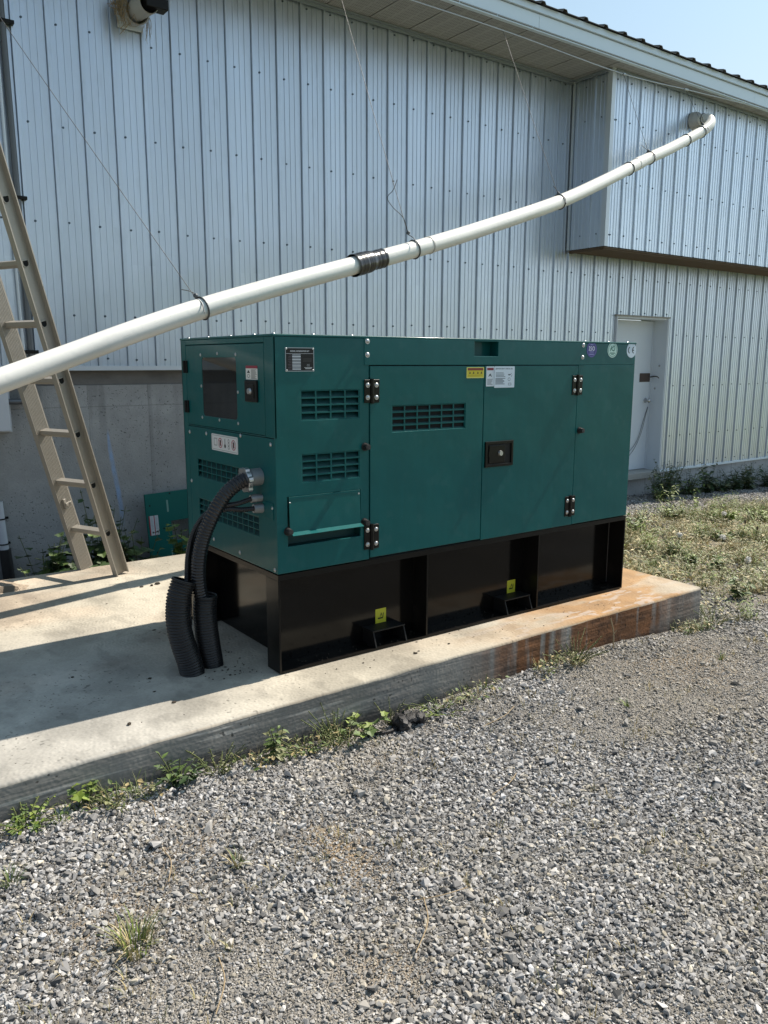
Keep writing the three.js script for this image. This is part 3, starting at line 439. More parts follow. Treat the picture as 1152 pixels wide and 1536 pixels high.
// conduits at the left of the wall, cable box and its lead
{
  const c = thing('electrical_conduit', 'two grey conduits clipped side by side down the ribbed wall', 'conduit', [-.42, 1.28, -2.87]);
  part('conduit_pipe', [tube([[-.455, 4.54, -2.862], [-.425, 1.9, -2.862], [-.42, 1.35, -2.868], [-.425, 1.30, -2.872], [-.48, 1.285, -2.874], [-.60, 1.285, -2.874]], .021, 60, 12)], std({ color: col(.13, .14, .15), metalness: .5, roughness: .45 }), c);
  part('conduit_pipe', [tube([[-.497, 4.54, -2.868], [-.475, 1.9, -2.868], [-.468, 1.545, -2.868]], .012, 40, 10)], M.trim, c, 'thin light conduit');
  for (const y of [3.83, 2.7, 1.64]) part('clip', [rbx(-.49 + (y - 1.6) * -.008, -.375, y - .012, y + .012, -2.885, -2.838, .003)], M.blackDull, c);
  part('elbow', [cyl([-.50, 1.285, -2.874], [-.455, 1.285, -2.874], .027, .027, 14), cyl([-.423, 1.31, -2.871], [-.421, 1.36, -2.869], .027, .027, 14)], std({ color: col(.16, .165, .17), roughness: .5 }), c);
  const b = thing('cable_box', 'pale grey cable box on the foundation behind the ladder', 'utility box', [-.8, 1.07, -2.945]);
  part('box_body', rbx(-1.05, -.612, 1.075, 1.47, -2.93, -2.80, .01, 3), M.boxGrey, b); part('box_flange', rbx(-1.09, -.578, 1.06, 1.49, -2.944, -2.931, .004), M.boxGrey, b);
  for (const y of [1.1, 1.43]) part('screw', cyl([-.59, y, -2.931], [-.59, y, -2.926], .006, .005, 8), M.zinc, b);
  const p = thing('cable_riser', 'white plastic pipe carrying yellow cable into a black boot at the foundation', 'cable pipe', [-.7, -.03, -2.93]);
  part('riser_pipe', sweep([[-.722, .56, -2.905], [-.712, .32, -2.905], [-.704, .18, -2.905]], () => .032, .03, 16, .004), M.boxGrey, p);
  part('boot', [cyl([-.704, .20, -2.905], [-.675, -.26, -2.905], .042, .040, 18)], M.rubber, p);
  part('yellow_cable', [tube([[-.80, 1.08, -2.88], [-.775, .86, -2.87], [-.745, .74, -2.88], [-.724, .52, -2.905]], .011, 30, 8), tube([[-.83, 1.08, -2.87], [-.79, .95, -2.86], [-.76, .8, -2.87], [-.728, .52, -2.9]], .009, 30, 8), tube([[-.77, 1.08, -2.88], [-.75, .98, -2.86], [-.79, .9, -2.87], [-.8, .82, -2.88], [-.75, .72, -2.88]], .008, 30, 8)], M.yellow, p);
  part('cable_joint', [tube([[-.762, .83, -2.872], [-.752, .76, -2.877]], .014, 4, 8), tube([[-.741, .68, -2.883], [-.736, .61, -2.89]], .013, 4, 8)], M.rubber, p);
  for (const y of [.43, .24]) part('strap', [ringAt([-.715 + (.43 - y) * .04, y, -2.905], [.03, -1, 0], .034, .005), rbx(-.78, -.655, y - .008, y + .008, -2.944, -2.925, .003)], M.blackDull, p);
}

// ------------------------------------------------------------------ the white pipe and its wires
const pipePts = [[6.74, 4.262, -2.40], [6.74, 4.26, -2.29], [6.735, 4.25, -2.205], [6.70, 4.208, -2.135], [6.63, 4.142, -2.10], [6.515, 4.069, -2.09], [6.388, 4.01, -2.083], [6.191, 3.925, -2.055], [5.754, 3.745, -1.975], [5.27, 3.562, -1.88], [4.917, 3.42, -1.80], [4.292, 3.178, -1.64], [3.548, 2.907, -1.44], [2.556, 2.594, -1.20], [1.779, 2.363, -1.018], [1.375, 2.249, -.965], [1.091, 2.173, -.92], [.376, 1.977, -.79], [-.036, 1.856, -.715], [-.444, 1.722, -.64], [-.792, 1.597, -.585], [-1.105, 1.487, -.53], [-1.5, 1.35, -.46], [-2.2, 1.10, -.34]];
const pipeC = curve(pipePts);
const pipeAt = x => { let lo = 0, hi = 1; for (let i = 0; i < 40; i++) { const m = (lo + hi) / 2; if (pipeC.getPointAt(m).x > x && m > .02) lo = m; else if (m <= .02) lo = m; else hi = m; } return (lo + hi) / 2; };
{
  const p = thing('exhaust_pipe', 'long white plastic pipe hung on wires across the building front', 'pipe', [6.72, 4.1, -2.4]);
  part('pipe_run', sweep(pipePts, () => .0557, .04, 28, .005), M.pvc, p);
  part('wall_fitting', [cyl([6.74, 4.262, -2.376], [6.74, 4.262, -2.325], .098, .090, 28), cyl([6.74, 4.262, -2.325], [6.74, 4.261, -2.285], .090, .066, 28)], M.pvcGrey, p, 'weathered grey fitting at the wall');
  const cuff = (x, w) => { const t = pipeAt(x), a = pipeC.getPointAt(t), d = pipeC.getTangentAt(t).multiplyScalar(w / 2); return cyl([a.x - d.x, a.y - d.y, a.z - d.z], [a.x + d.x, a.y + d.y, a.z + d.z], .0592, .0592, 28); };
  part('coupling', [cuff(1.779, .012)], std({ color: col(.42, .42, .40), roughness: .6 }), p); part('coupling', [cuff(5.10, .12)], M.pvc, p);
  const tp = []; for (let i = 0; i <= 22; i++) tp.push(pipeC.getPointAt(pipeAt(1.345 - i * .0118)).toArray());
  part('tape_wrap', sweep(tp, (s, L) => .0595 + .008 * sm(.10, .135, s) + .0028 * vnoise(s * 45, 1, 401) + .0015 * vnoise(s * 140, 2, 402) + .0 * Math.exp(-(((s - .12) / .06) ** 2)), .004, 30), M.tape, p, 'black tape wrapped round a joint');
  const clampAt = (name, x, r = .0605, t = .0045) => { const k = pipeAt(x), a = pipeC.getPointAt(k), d = pipeC.getTangentAt(k); const g = ringAt(a.toArray(), d.toArray(), r, t); g.scale(1, 1, 1); return part(name, [g], M.wireDark, p); };
  for (const x of [6.47, 6.14, 5.33, 4.88, 3.53, 1.631, -.036]) clampAt('clamp', x);
  { const g = ringAt([6.738, 4.256, -2.245], [0, -.05, 1], .0605, .0045); part('clamp', g, M.wireDark, p); }
  // wires
  const top = x => { const a = pipeC.getPointAt(pipeAt(x)); return [a.x, a.y + .0605, a.z]; };
  const wire = (label, from, to, curl) => {
    const w = thing('hanger_wire', label, 'wire', to, 'wires holding up the white pipe');
    const mid = from.map((v, i) => (v + to[i]) / 2 + (i === 1 ? -.008 : 0));
    part('strand', [tube([from, mid, to], .0019, 16, 5)], M.wireGrey, w);
    part('knot', [(() => { const g = new THREE.IcosahedronGeometry(.013, 1); g.translate(to[0], to[1] + .012, to[2]); return g; })(), tube([to, [to[0] + .012, to[1] - .03, to[2] + .05], [to[0] + .01, to[1] - .08, to[2] + .085]], .003, 8, 5)], M.wireDark, w);
    if (curl) part('loose_end', [tube(curl, .0024, 30, 5)], M.wireGrey, w);
  };
  const t1 = top(-.06), t2 = top(1.60), t3 = top(3.51), t4 = top(5.30), t5 = top(6.50);
  wire('longest sloping wire, reaching the pipe left of the generator', [-1.23, 4.43, -2.16], [t1[0] - .012, t1[1] + .0, t1[2]], [[t1[0], t1[1] + .01, t1[2]], [t1[0] - .04, t1[1] + .03, t1[2] + .01], [t1[0] - .09, t1[1] + .04, t1[2]]]);
  wire('wire with a curled loose end, right of the black tape', [1.77, 4.43, -2.16], [t2[0] - .02, t2[1] + .04, t2[2]], [[t2[0] - .02, t2[1] + .05, t2[2]], [t2[0] - .07, t2[1] + .14, t2[2] + .01], [t2[0] - .17, t2[1] + .2, t2[2] + .02], [t2[0] - .21, t2[1] + .25, t2[2] + .02], [t2[0] - .17, t2[1] + .30, t2[2] + .03], [t2[0] - .13, t2[1] + .37, t2[2] + .02]]);
  wire('slanting wire in front of the inner corner of the building', [3.529, 4.43, -2.16], t3, [[t3[0], t3[1] + .02, t3[2]], [t3[0] - .04, t3[1] + .05, t3[2]], [t3[0] - .075, t3[1] + .06, t3[2] + .01]]);
  wire('slanting wire in front of the left part of the overhanging bay', [5.2, 4.40, -2.16], t4, [[t4[0], t4[1] + .01, t4[2]], [t4[0] - .06, t4[1] + .03, t4[2]], [t4[0] - .12, t4[1] + .05, t4[2]]]);
  wire('short wire to the elbow where the white pipe enters the wall', [6.25, 4.45, -2.16], t5, [[t5[0], t5[1] + .03, t5[2]], [t5[0] - .03, t5[1] + .08, t5[2]], [t5[0] - .08, t5[1] + .11, t5[2]]]);
  const c = thing('support_cable', 'taut bright steel cable stretched under the roof edge', 'cable', [8, 4.54, -2.16]);
  part('cable_strand', tube([[-2.5, 4.44, -2.16], [1.7, 4.43, -2.16], [3.53, 4.435, -2.16], [5.2, 4.405, -2.16], [6.25, 4.455, -2.16], [7.16, 4.50, -2.16], [8.2, 4.545, -2.165]], .0055, 80, 6), M.wire, c);
  part('cable_clamp', [cyl([5.19, 4.404, -2.16], [5.22, 4.404, -2.16], .014, .014, 8), cyl([6.22, 4.452, -2.16], [6.28, 4.455, -2.16], .013, .013, 8)], M.wire, c);
}

// ------------------------------------------------------------------ ladder
inYard = true;
{
  const A = new THREE.Vector3(0, 0, -2.42), B = new THREE.Vector3(-.17, 0, -2.79), rd = A.clone().sub(B).normalize(), per = new THREE.Vector3(-rd.z, 0, rd.x);
  const up = new THREE.Vector3(0, 1, 0).addScaledVector(per, .285).normalize(), side = new THREE.Vector3().crossVectors(up, rd).normalize();  // side points down the slope of the lean
  const L = thing('ladder', 'aluminium ladder with fluted rails leaning on the slab by the foundation', 'ladder', [-.085, 0, -2.6]);
  const basis = O => { const m = new THREE.Matrix4().makeBasis(side, up, rd); m.setPosition(O); return m; };
  const railGeo = (O, dir) => { // C section, flanges towards dir along the rung axis
    const s = new THREE.Shape(), h = .056, t = .006, f = .042; const P = [[-h, 0], [h, 0], [h, f], [h - .005, f], [h - .005, t], [-h + .005, t], [-h + .005, f], [-h, f]]; P.forEach(([x, y], i) => i ? s.lineTo(x, y) : s.moveTo(x, y)); s.closePath();
    const g = new THREE.ExtrudeGeometry(s, { depth: 4.3, bevelEnabled: true, bevelSize: .0012, bevelThickness: .001, bevelSegments: 1 });
    const m = new THREE.Matrix4().makeBasis(new THREE.Vector3(1, 0, 0), new THREE.Vector3(0, 0, dir), new THREE.Vector3(0, 1, 0)); g.applyMatrix4(m); if (dir > 0) { const q = g.index ? g.toNonIndexed() : g; const p = q.attributes.position; for (let i = 0; i < p.count; i += 3) { const a = [p.getX(i + 1), p.getY(i + 1), p.getZ(i + 1)]; p.setXYZ(i + 1, p.getX(i + 2), p.getY(i + 2), p.getZ(i + 2)); p.setXYZ(i + 2, ...a); } q.computeVertexNormals(); q.applyMatrix4(basis(O)); return metreUV(q); } g.applyMatrix4(basis(O)); return metreUV(g); };
  const near = A.clone().addScaledVector(rd, -.03), farO = B.clone().addScaledVector(rd, .03);
  part('rail', [railGeo(near, 1)], M.ladder, L, 'near rail with rung ends showing');
  const fl = [railGeo(farO, -1)]; for (let k = -4; k <= 4; k++) { const g = new THREE.BoxGeometry(.0035, 4.28, .003); g.translate(k * .0112, 2.15, .0015); g.applyMatrix4(basis(farO)); fl.push(metreUV(g)); }
  part('rail', fl, M.ladder, L, 'far rail with fluted inner face');
  const dist = near.distanceTo(farO);
  const rs = new THREE.Shape(); rs.moveTo(-.026, .019); rs.lineTo(.026, .019); rs.lineTo(.026, 0); rs.absarc(0, -.002, .026, 0, -Math.PI, true); rs.lineTo(-.026, .019);
  const hol = new THREE.Path(); hol.moveTo(-.021, .014); hol.lineTo(.021, .014); hol.lineTo(.021, 0); hol.absarc(0, -.002, .021, 0, -Math.PI, true); hol.lineTo(-.021, .014);
  rs.holes.push(hol);
  for (let n = 0; n < 11; n++) {
    const h = (.335 + n * .3705) / up.y; const g = new THREE.ExtrudeGeometry(rs, { depth: dist + .0145, bevelEnabled: false, curveSegments: 10 });
    g.translate(0, h, 0); g.applyMatrix4(basis(farO)); part('rung', metreUV(g), M.ladder, L);
    const d2 = new THREE.Shape(); d2.moveTo(-.021, .014); d2.lineTo(.021, .014); d2.lineTo(.021, 0); d2.absarc(0, -.002, .021, 0, -Math.PI, true); const pl = new THREE.ShapeGeometry(d2); pl.translate(0, h, dist + .0085); pl.applyMatrix4(basis(farO)); part('rung_shade_plate', metreUV(pl), M.dark, L);  // flat dark plate stands in for the shade inside the rung end
  }
  { const g = [rbx(-.03, -.008, .52, .60, .003, .022, .003), rbx(-.028, .024, .545, .57, .022, .034, .003), cyl([.012, .557, .01], [.012, .557, .045], .009, .009, 10)]; g.forEach(q => q.applyMatrix4(basis(farO))); part('bracket', g, M.ladder, L, 'small bolt bracket'); }
}

// ------------------------------------------------------------------ the generator
{
  const L = 2.757, W = 1.12, HB = .523, T = 1.707, IN = .13;
  const G = thing('generator', 'dark green enclosed diesel generator on a black base, standing on the concrete slab', 'generator', [L / 2, 0, -W / 2]);
  const F = (x0, x1, y0, y1, holes = [], z = 0) => panel(x0, x1, y0, y1, holes, 'front', z), E = (z0, z1, y0, y1, holes = [], x = 0) => panel(z0, z1, y0, y1, holes, 'left', x);
  const bolts = (spots, face, at, parent, r = .011, mat = M.steel) => { for (const [u, y] of spots) { const g = new THREE.SphereGeometry(r, 12, 6, 0, Math.PI * 2, 0, Math.PI / 2); g.scale(1, .6, 1); const w = new THREE.CylinderGeometry(r * 1.25, r * 1.25, .0015, 14), x = new THREE.BoxGeometry(r * .9, .002, r * .25); x.translate(0, r * .6, 0); const a = merge([g, w]); if (face === 'front') { a.rotateX(Math.PI / 2); a.translate(u, y, at + .001); } else { a.rotateZ(Math.PI / 2); a.translate(at - .001, y, u); } part('screw', a, mat, parent); } };
  // a punched grille set in an opening, with a slanted tray behind it
  const grille = (u0, u1, y0, y1, nc, nr, face, parent, bar = .009) => {
    const holes = [], cw = (u1 - u0) / nc, ch = (y1 - y0) / nr; for (let i = 0; i < nc; i++) for (let j = 0; j < nr; j++) holes.push([u0 + i * cw + bar / 2, u0 + (i + 1) * cw - bar / 2, y0 + j * ch + bar / 2, y0 + (j + 1) * ch - bar / 2]);
    const v = part('vent', panel(u0 + .0006, u1 - .0006, y0 + .0006, y1 - .0006, holes, face, face === 'front' ? -.0015 : .0015, .004, .0008), M.green, parent);
    const tray = []; for (let j = 0; j < nr; j++) { const g = new THREE.BoxGeometry(u1 - u0 + .02, .0015, .040); g.rotateX(.85); g.translate((u0 + u1) / 2, y0 + j * ch + .016, -.020); tray.push(g); }
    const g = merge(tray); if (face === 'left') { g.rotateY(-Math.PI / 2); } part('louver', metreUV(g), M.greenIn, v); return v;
  };
  // dark shell behind the sheet metal
  part('inner_body', bx(.075, L - .03, HB + .02, T - .02, -W + .03, -.075), M.dark, G);
  // roof and hidden sides
  part('roof_panel', rbx(-.003, L + .003, T - .012, T, -W - .003, .0035, .004), M.green, G);
  part('back_panel', rbx(0, L, HB, T - .0125, -W, -W + .012, .003), M.green, G);
  part('end_panel', rbx(L - .012, L, HB, T - .0125, -W + .0125, -.0125, .003), M.green, G, 'end panel away from the hoses');
  bolts([[.07, -.05], [.25, -.05], [.5, -.05]].map(p => p), 'front', -9, new THREE.Group());
  for (const x of [.02, .24, .47, 2.27, 2.5, 2.70]) { const g = new THREE.SphereGeometry(.010, 12, 6, 0, Math.PI * 2, 0, Math.PI / 2); g.scale(1, .7, 1); g.translate(x, T, -.03); part('roof_bolt', g, M.steel, G); }
  for (const z of [-.25, -.52, -.8, -1.07]) { const g = new THREE.SphereGeometry(.010, 12, 6, 0, Math.PI * 2, 0, Math.PI / 2); g.scale(1, .7, 1); g.translate(.03, T, z); part('roof_bolt', g, M.steel, G); }

  // ---- left end (the end the hoses leave from)
  const cp = part('corner_post', [E(-W, -1.052, HB, T - .0125), E(-.094, 0, 1.2085, T - .0125), E(-1.0515, -.0945, 1.668, T - .0125), E(-1.0515, -.0945, 1.2085, 1.2125)], M.green, G);
  const up = part('control_door', E(-1.048, -.098, 1.216, 1.6645, [[-.83, -.402, 1.275, 1.597, .03]]), M.green, G);
  part('door_window', plate(-.835, -.398, 1.27, 1.602, 'left', .004, .002, .03), M.glass, up);
  bolts([[-.84, 1.612], [-.62, 1.618], [-.40, 1.612], [-.842, 1.44], [-.385, 1.42], [-.845, 1.265], [-.62, 1.262], [-.392, 1.258]], 'left', 0, up, .007);
  for (const y of [1.545, 1.317]) part('hinge', [rbx(-.010, .001, y - .035, y + .035, -1.075, -1.025, .003), cyl([-.012, y - .035, -1.05], [-.012, y + .035, -1.05], .009, .009, 10)], M.blackDull, up);
  // control panel seen through the window
  const cpan = part('control_panel', rbx(.10, .115, 1.24, 1.64, -.95, -.28, .004), std({ color: col(.03, .034, .036), roughness: .5 }), G);
  part('gauge', [cyl([.10, 1.42, -.62], [.088, 1.42, -.62], .05, .047, 24)], M.zinc, cpan); part('display', rbx(.092, .099, 1.46, 1.56, -.52, -.36, .003), std({ color: col(.10, .11, .11), roughness: .3 }), cpan);
  for (const [y, z] of [[1.4, -.42], [1.36, -.38], [1.36, -.46], [1.32, -.42]]) part('indicator', cyl([.10, y, z], [.086, y, z], .012, .012, 12), M.steel, cpan);
  const lt = part('latch', [rbx(-.012, .001, 1.376, 1.484, -.290, -.160, .005)], M.blackDull, up);
  part('paddle', rbx(-.016, -.0125, 1.395, 1.465, -.268, -.182, .003), M.black, lt); part('lock', [cyl([-.016, 1.43, -.222], [-.026, 1.43, -.222], .017, .014, 16)], M.steel, lt);
  part('warning_label', plate(-.288, -.163, 1.487, 1.556, 'left', 0, .0015, .004), print(256, 256, (c, w, h) => {
    c.fillStyle = '#d9d9d4'; c.fillRect(0, 0, w, h); c.fillStyle = '#8e2036'; c.fillRect(0, 0, w, h * .2); c.fillStyle = '#1c1c1c';
    c.beginPath(); c.moveTo(60, 80); c.lineTo(95, 135); c.lineTo(25, 135); c.fill(); c.lineWidth = 6; c.beginPath(); c.arc(60, 190, 28, 0, 7); c.stroke(); lines(c, 118, 70, 125, 10, 18, 9, '#555'); }), G);
  const lp = part('lower_end_panel', E(-1.05, -.008, HB + .004, 1.2045, [[-.94, -.25, .918, 1.022], [-.94, -.19, .69, .79]]), M.green, G);
  grille(-.94, -.25, .918, 1.022, 11, 3, 'left', lp, .006); grille(-.94, -.19, .69, .79, 12, 3, 'left', lp, .006);
  bolts([[-.80, 1.176], [-.37, 1.196], [-.045, 1.176], [-1.035, 1.17], [-1.035, .88], [-.04, .86], [-.75, .575], [-.42, .56], [-.03, .545], [-1.03, .56]], 'left', 0, lp, .009, M.steel);
  part('symbol_label', plate(-.73, -.405, 1.092, 1.183, 'left', 0, .0015, .008), print(512, 144, (c, w, h) => {
    c.fillStyle = '#d2d4d4'; c.fillRect(0, 0, w, h); c.strokeStyle = '#777'; c.lineWidth = 3; c.strokeRect(12, 12, w - 24, h - 24); c.strokeStyle = '#999'; c.lineWidth = 5; c.strokeRect(48, 40, 56, 60); c.strokeRect(56, 36, 56, 60);
    for (const x of [175, 432]) { c.fillStyle = '#333'; c.beginPath(); c.ellipse(x, 72, 16, 30, .3, 0, 7); c.fill(); c.strokeStyle = '#9c2a3c'; c.lineWidth = 7; c.beginPath(); c.arc(x, 72, 40, 0, 7); c.moveTo(x - 28, 44); c.lineTo(x + 28, 100); c.stroke(); }
    c.fillStyle = '#222'; c.beginPath(); c.arc(268, 92, 17, 0, 7); c.fill(); c.fillRect(263, 30, 10, 50); c.strokeStyle = '#444'; c.lineWidth = 5; for (let i = 0; i < 3; i++) { c.beginPath(); c.arc(340, 44 + i * 28, 13, 0, 7); c.stroke(); } }), G);
  part('cover_plate', rbx(-.003, -.0003, .80, .885, -.125, -.03, .001), M.green, lp);

  // ---- front
  const fl = part('front_left_panel', [F(.0005, .558, HB + .004, T - .0125, [[.148, .497, 1.29, 1.437], [.148, .497, .980, 1.121], [.062, .503, .662, .914]])], M.green, G);
  grille(.148, .497, 1.29, 1.437, 4, 4, 'front', fl); grille(.148, .497, .980, 1.121, 4, 4, 'front', fl);
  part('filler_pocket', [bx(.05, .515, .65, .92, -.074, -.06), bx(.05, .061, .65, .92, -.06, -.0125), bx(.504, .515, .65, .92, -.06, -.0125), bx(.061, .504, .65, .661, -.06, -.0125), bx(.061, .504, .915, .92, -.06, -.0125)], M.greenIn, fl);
  // the flap: top-hung plate whose bent lower lip catches the sun
  const flapG = (() => { const P = [[0, .912], [.0015, .900], [.009, .735], [.042, .724]], th = .0022, s = new THREE.Shape(); P.forEach(([z, y], i) => i ? s.lineTo(z, y) : s.moveTo(z, y)); [...P].reverse().forEach(([z, y]) => s.lineTo(z - .001, y - th)); s.closePath(); const g = new THREE.ExtrudeGeometry(s, { depth: .428, bevelEnabled: false }); g.rotateY(-Math.PI / 2); g.scale(1, 1, 1); g.translate(.497, 0, .0005); return metreUV(g); })();
  const flap = part('filler_flap', [flapG], M.green, fl); part('flap_hem', rbx(.068, .498, .9025, .914, .0004, .0035, .001), M.green, flap);
  bolts([[.075, .885], [.49, .893]], 'front', .001, flap, .004);
  const stud = (x, y, p) => part('rubber_stop', [cyl([x, y, .0], [x, y, .034], .019, .015, 16), cyl([x, y, .034], [x, y, .0345], .015, .007, 16), cyl([x, y, .0], [x, y, .004], .022, .022, 16)], M.rubber, p);
  stud(.06, .742, fl); stud(.527, .735, fl); stud(.531, 1.138, fl);
  const np = part('name_plate', plate(.064, .226, 1.529, 1.644, 'front', 0, .0025, .004), print(512, 364, (c, w, h) => {
    c.fillStyle = '#8d9aa0'; c.fillRect(0, 0, w, h); c.fillStyle = '#05060c'; c.fillRect(12, 12, w - 24, h - 24); c.fillStyle = '#c9cdd4'; c.textAlign = 'center'; txt(c, 'DIESEL GENERATOR SET', w / 2, 66, 30, 'bold'); c.fillRect(14, 90, w - 28, 4);
    for (let i = 0; i < 10; i++) { c.fillStyle = i % 2 ? '#b9c0c8' : '#8e959e'; c.fillRect(122, 103 + i * 24, 150, 17); c.fillStyle = '#5e5660'; c.fillRect(112 - 40 - 30 * hash(i, 3, 9), 108 + i * 24, 40 + 30 * hash(i, 3, 9), 6); }
    lines(c, 310, 170, 170, 3, 18, 4, '#545454'); c.fillStyle = '#8f9498'; txt(c, 'CE', 405, 285, 44, 'bold'); c.fillStyle = '#a9adb0'; c.fillRect(335, 300, 140, 9); c.fillRect(350, 315, 112, 12);
    c.fillStyle = '#dfe6ea'; for (const [x, y] of [[14, 14], [w - 14, 14], [14, h - 14], [w - 14, h - 14]]) { c.beginPath(); c.arc(x, y, 14, 0, 7); c.fill(); } }, { metalness: .2, roughness: .35 }), G);
  bolts([[.070, 1.638], [.220, 1.638], [.070, 1.535], [.220, 1.535]], 'front', .0025, np, .004);
  const ts = part('top_strip', (() => { const s = rectShape(.529, 2.243, 1.5615, T - .013); s.holes.push(rectShape(1.287, 1.478, 1.607, T - .0135)); const g = new THREE.ExtrudeGeometry(s, { depth: .012, bevelEnabled: true, bevelSize: .002, bevelThickness: .002, bevelSegments: 2 }); g.translate(0, 0, -.0105); return metreUV(g); })(), M.green, G);
  part('lifting_pocket', [bx(1.28, 1.485, 1.595, T - .014, -.074, -.068), bx(1.28, 1.4865, 1.595, 1.6065, -.068, -.011), bx(1.27, 1.2865, 1.607, T - .014, -.068, -.011), bx(1.4785, 1.49, 1.607, T - .014, -.068, -.011), bx(1.315, 1.335, 1.607, 1.675, -.067, -.05)], M.green, ts);
  bolts([[.546, 1.680], [.546, 1.612], [2.219, 1.683], [2.217, 1.608]], 'front', .0035, ts, .0115);
  const dl = part('double_door', F(.5635, 1.3675, .535, 1.5545, [[.708, 1.231, 1.205, 1.346]], .003), M.green, G, 'left door with a louvre');
  grille(.708, 1.231, 1.205, 1.346, 6, 4, 'front', dl);
  const dR = part('double_door', F(1.3725, 2.1805, .527, 1.5555, [], .003), M.green, G, 'right door with the latch');
  part('front_right_panel', F(2.1865, L - .0005, HB + .004, 1.559), M.green, G); part('front_right_panel', F(2.2465, L - .0005, 1.5595, T - .0125), M.green, G, 'upper strip carrying the round labels');
  part('frame_sill', [bx(.5595, 2.185, HB, .526, -.012, 0), bx(.559, 2.186, HB, 1.57, -.072, -.0135)], M.dark, G);
  const latch = part('latch', [panel(1.388, 1.616, .963, 1.115, [[1.404, 1.600, .979, 1.099]], 'front', .013, .0125, .002)], M.black, dR);
  part('recess', bx(1.402, 1.602, .977, 1.101, .0035, .005), M.blackDull, latch); part('paddle', [rbx(1.418, 1.548, .985, 1.092, .005, .012, .004), bx(1.412, 1.44, 1.025, 1.055, .012, .014)], M.black, latch);
  part('lock', [cyl([1.508, 1.042, .012], [1.508, 1.042, .021], .017, .014, 18), cyl([1.508, 1.042, .021], [1.508, 1.042, .0215], .006, .006, 8)], M.steel, latch);
  const hinge = (x, y0, y1, p) => { const h = part('hinge', [rbx(x - .048, x - .006, y0, y1, .002, .0085, .006), rbx(x + .006, x + .048, y0, y1, .0035, .0095, .006)], M.black, p); part('pin', cyl([x, y0 - .004, .010], [x, y1 + .004, .010], .0095, .0095, 14), M.black, h); bolts([[x - .028, y0 + .028], [x - .028, y1 - .028], [x + .028, y0 + .028], [x + .028, y1 - .028]], 'front', .009, h, .0105); };
  hinge(.572, 1.366, 1.486, dl); hinge(.570, .584, .718, dl); hinge(2.176, 1.372, 1.495, dR); hinge(2.156, .588, .720, dR);
  stud(2.222, 1.143, G);
  part('warning_label', plate(1.233, 1.366, 1.486, 1.547, 'front', .003, .0012, .003), print(384, 176, (c, w, h) => {
    c.fillStyle = '#cfd06c'; c.fillRect(0, 0, w, h); c.fillStyle = '#bdb021'; c.fillRect(14, 14, w - 28, h - 28); c.fillStyle = '#7c2b1d'; c.fillRect(18, 12, w - 36, 40); c.fillStyle = '#3d3a17'; for (const [x, r] of [[70, 18], [150, 20], [245, 18], [325, 20]]) { c.beginPath(); c.moveTo(x, 66); c.lineTo(x + r, 105); c.lineTo(x - r, 108); c.fill(); c.fillRect(x - 6, 85, 24, 14); } lines(c, 30, 125, 320, 2, 16, 5, '#8a811c'); }), G);
  part('warning_label', plate(1.385, 1.4475, 1.437, 1.551, 'front', .003, .0012, .003), print(160, 300, (c, w, h) => {
    c.fillStyle = '#c6d0d8'; c.fillRect(0, 0, w, h); c.fillStyle = '#7d1f33'; c.fillRect(14, 20, w - 28, 38); c.strokeStyle = '#23313b'; c.lineWidth = 15; c.beginPath(); c.moveTo(46, 150); c.lineTo(95, 110); c.moveTo(60, 118); c.lineTo(110, 150); c.stroke(); lines(c, 22, 188, 118, 6, 16, 8, '#5b6570'); }), G);
  part('notice_label', plate(1.449, 1.613, 1.428, 1.5515, 'front', .003, .0022, .006), print(400, 304, (c, w, h) => {
    c.fillStyle = '#c3d2dd'; c.fillRect(0, 0, w, h); c.fillStyle = '#1f2f3c'; c.textAlign = 'left'; txt(c, 'IMPORTANT! CHECK OIL', 16, 44, 30, 'bold italic'); lines(c, 24, 88, 200, 4, 18, 8, '#4c5a66'); lines(c, 20, 166, 205, 6, 16, 9, '#414e5a');
    c.strokeStyle = '#33424e'; c.lineWidth = 6; c.beginPath(); c.moveTo(268, 110); c.lineTo(300, 128); c.lineTo(340, 100); c.moveTo(330, 150); c.lineTo(352, 118); c.stroke(); c.beginPath(); c.arc(292, 185, 22, 0, 7); c.stroke(); c.strokeRect(278, 240, 56, 28); c.fillStyle = '#2c3a46'; c.fillRect(272, 112, 46, 16); }), G);
  const round = (x, r, bg, draw) => { const g = new THREE.CylinderGeometry(r, r, .0012, 40); g.rotateX(Math.PI / 2); const uv = g.attributes.uv, p = g.attributes.position; for (let i = 0; i < p.count; i++) uv.setXY(i, .5 + p.getX(i) / (2 * r), .5 + p.getY(i) / (2 * r)); g.translate(x, 1.656, .0008); part('round_label', g, print(256, 256, (c, w, h) => { c.fillStyle = bg; c.fillRect(0, 0, w, h); c.textAlign = 'center'; draw(c); }), G); };
  round(2.305, .05, '#393a7c', c => { c.fillStyle = '#d5d8ea'; txt(c, 'ISO', 128, 146, 96, 'bold'); c.fillStyle = '#8a8cc0'; c.fillRect(92, 44, 72, 14); c.fillRect(76, 160, 104, 12); c.fillRect(70, 196, 116, 14); c.strokeStyle = '#6c6eb0'; c.lineWidth = 6; c.beginPath(); c.arc(128, 128, 112, 0, 7); c.stroke(); });
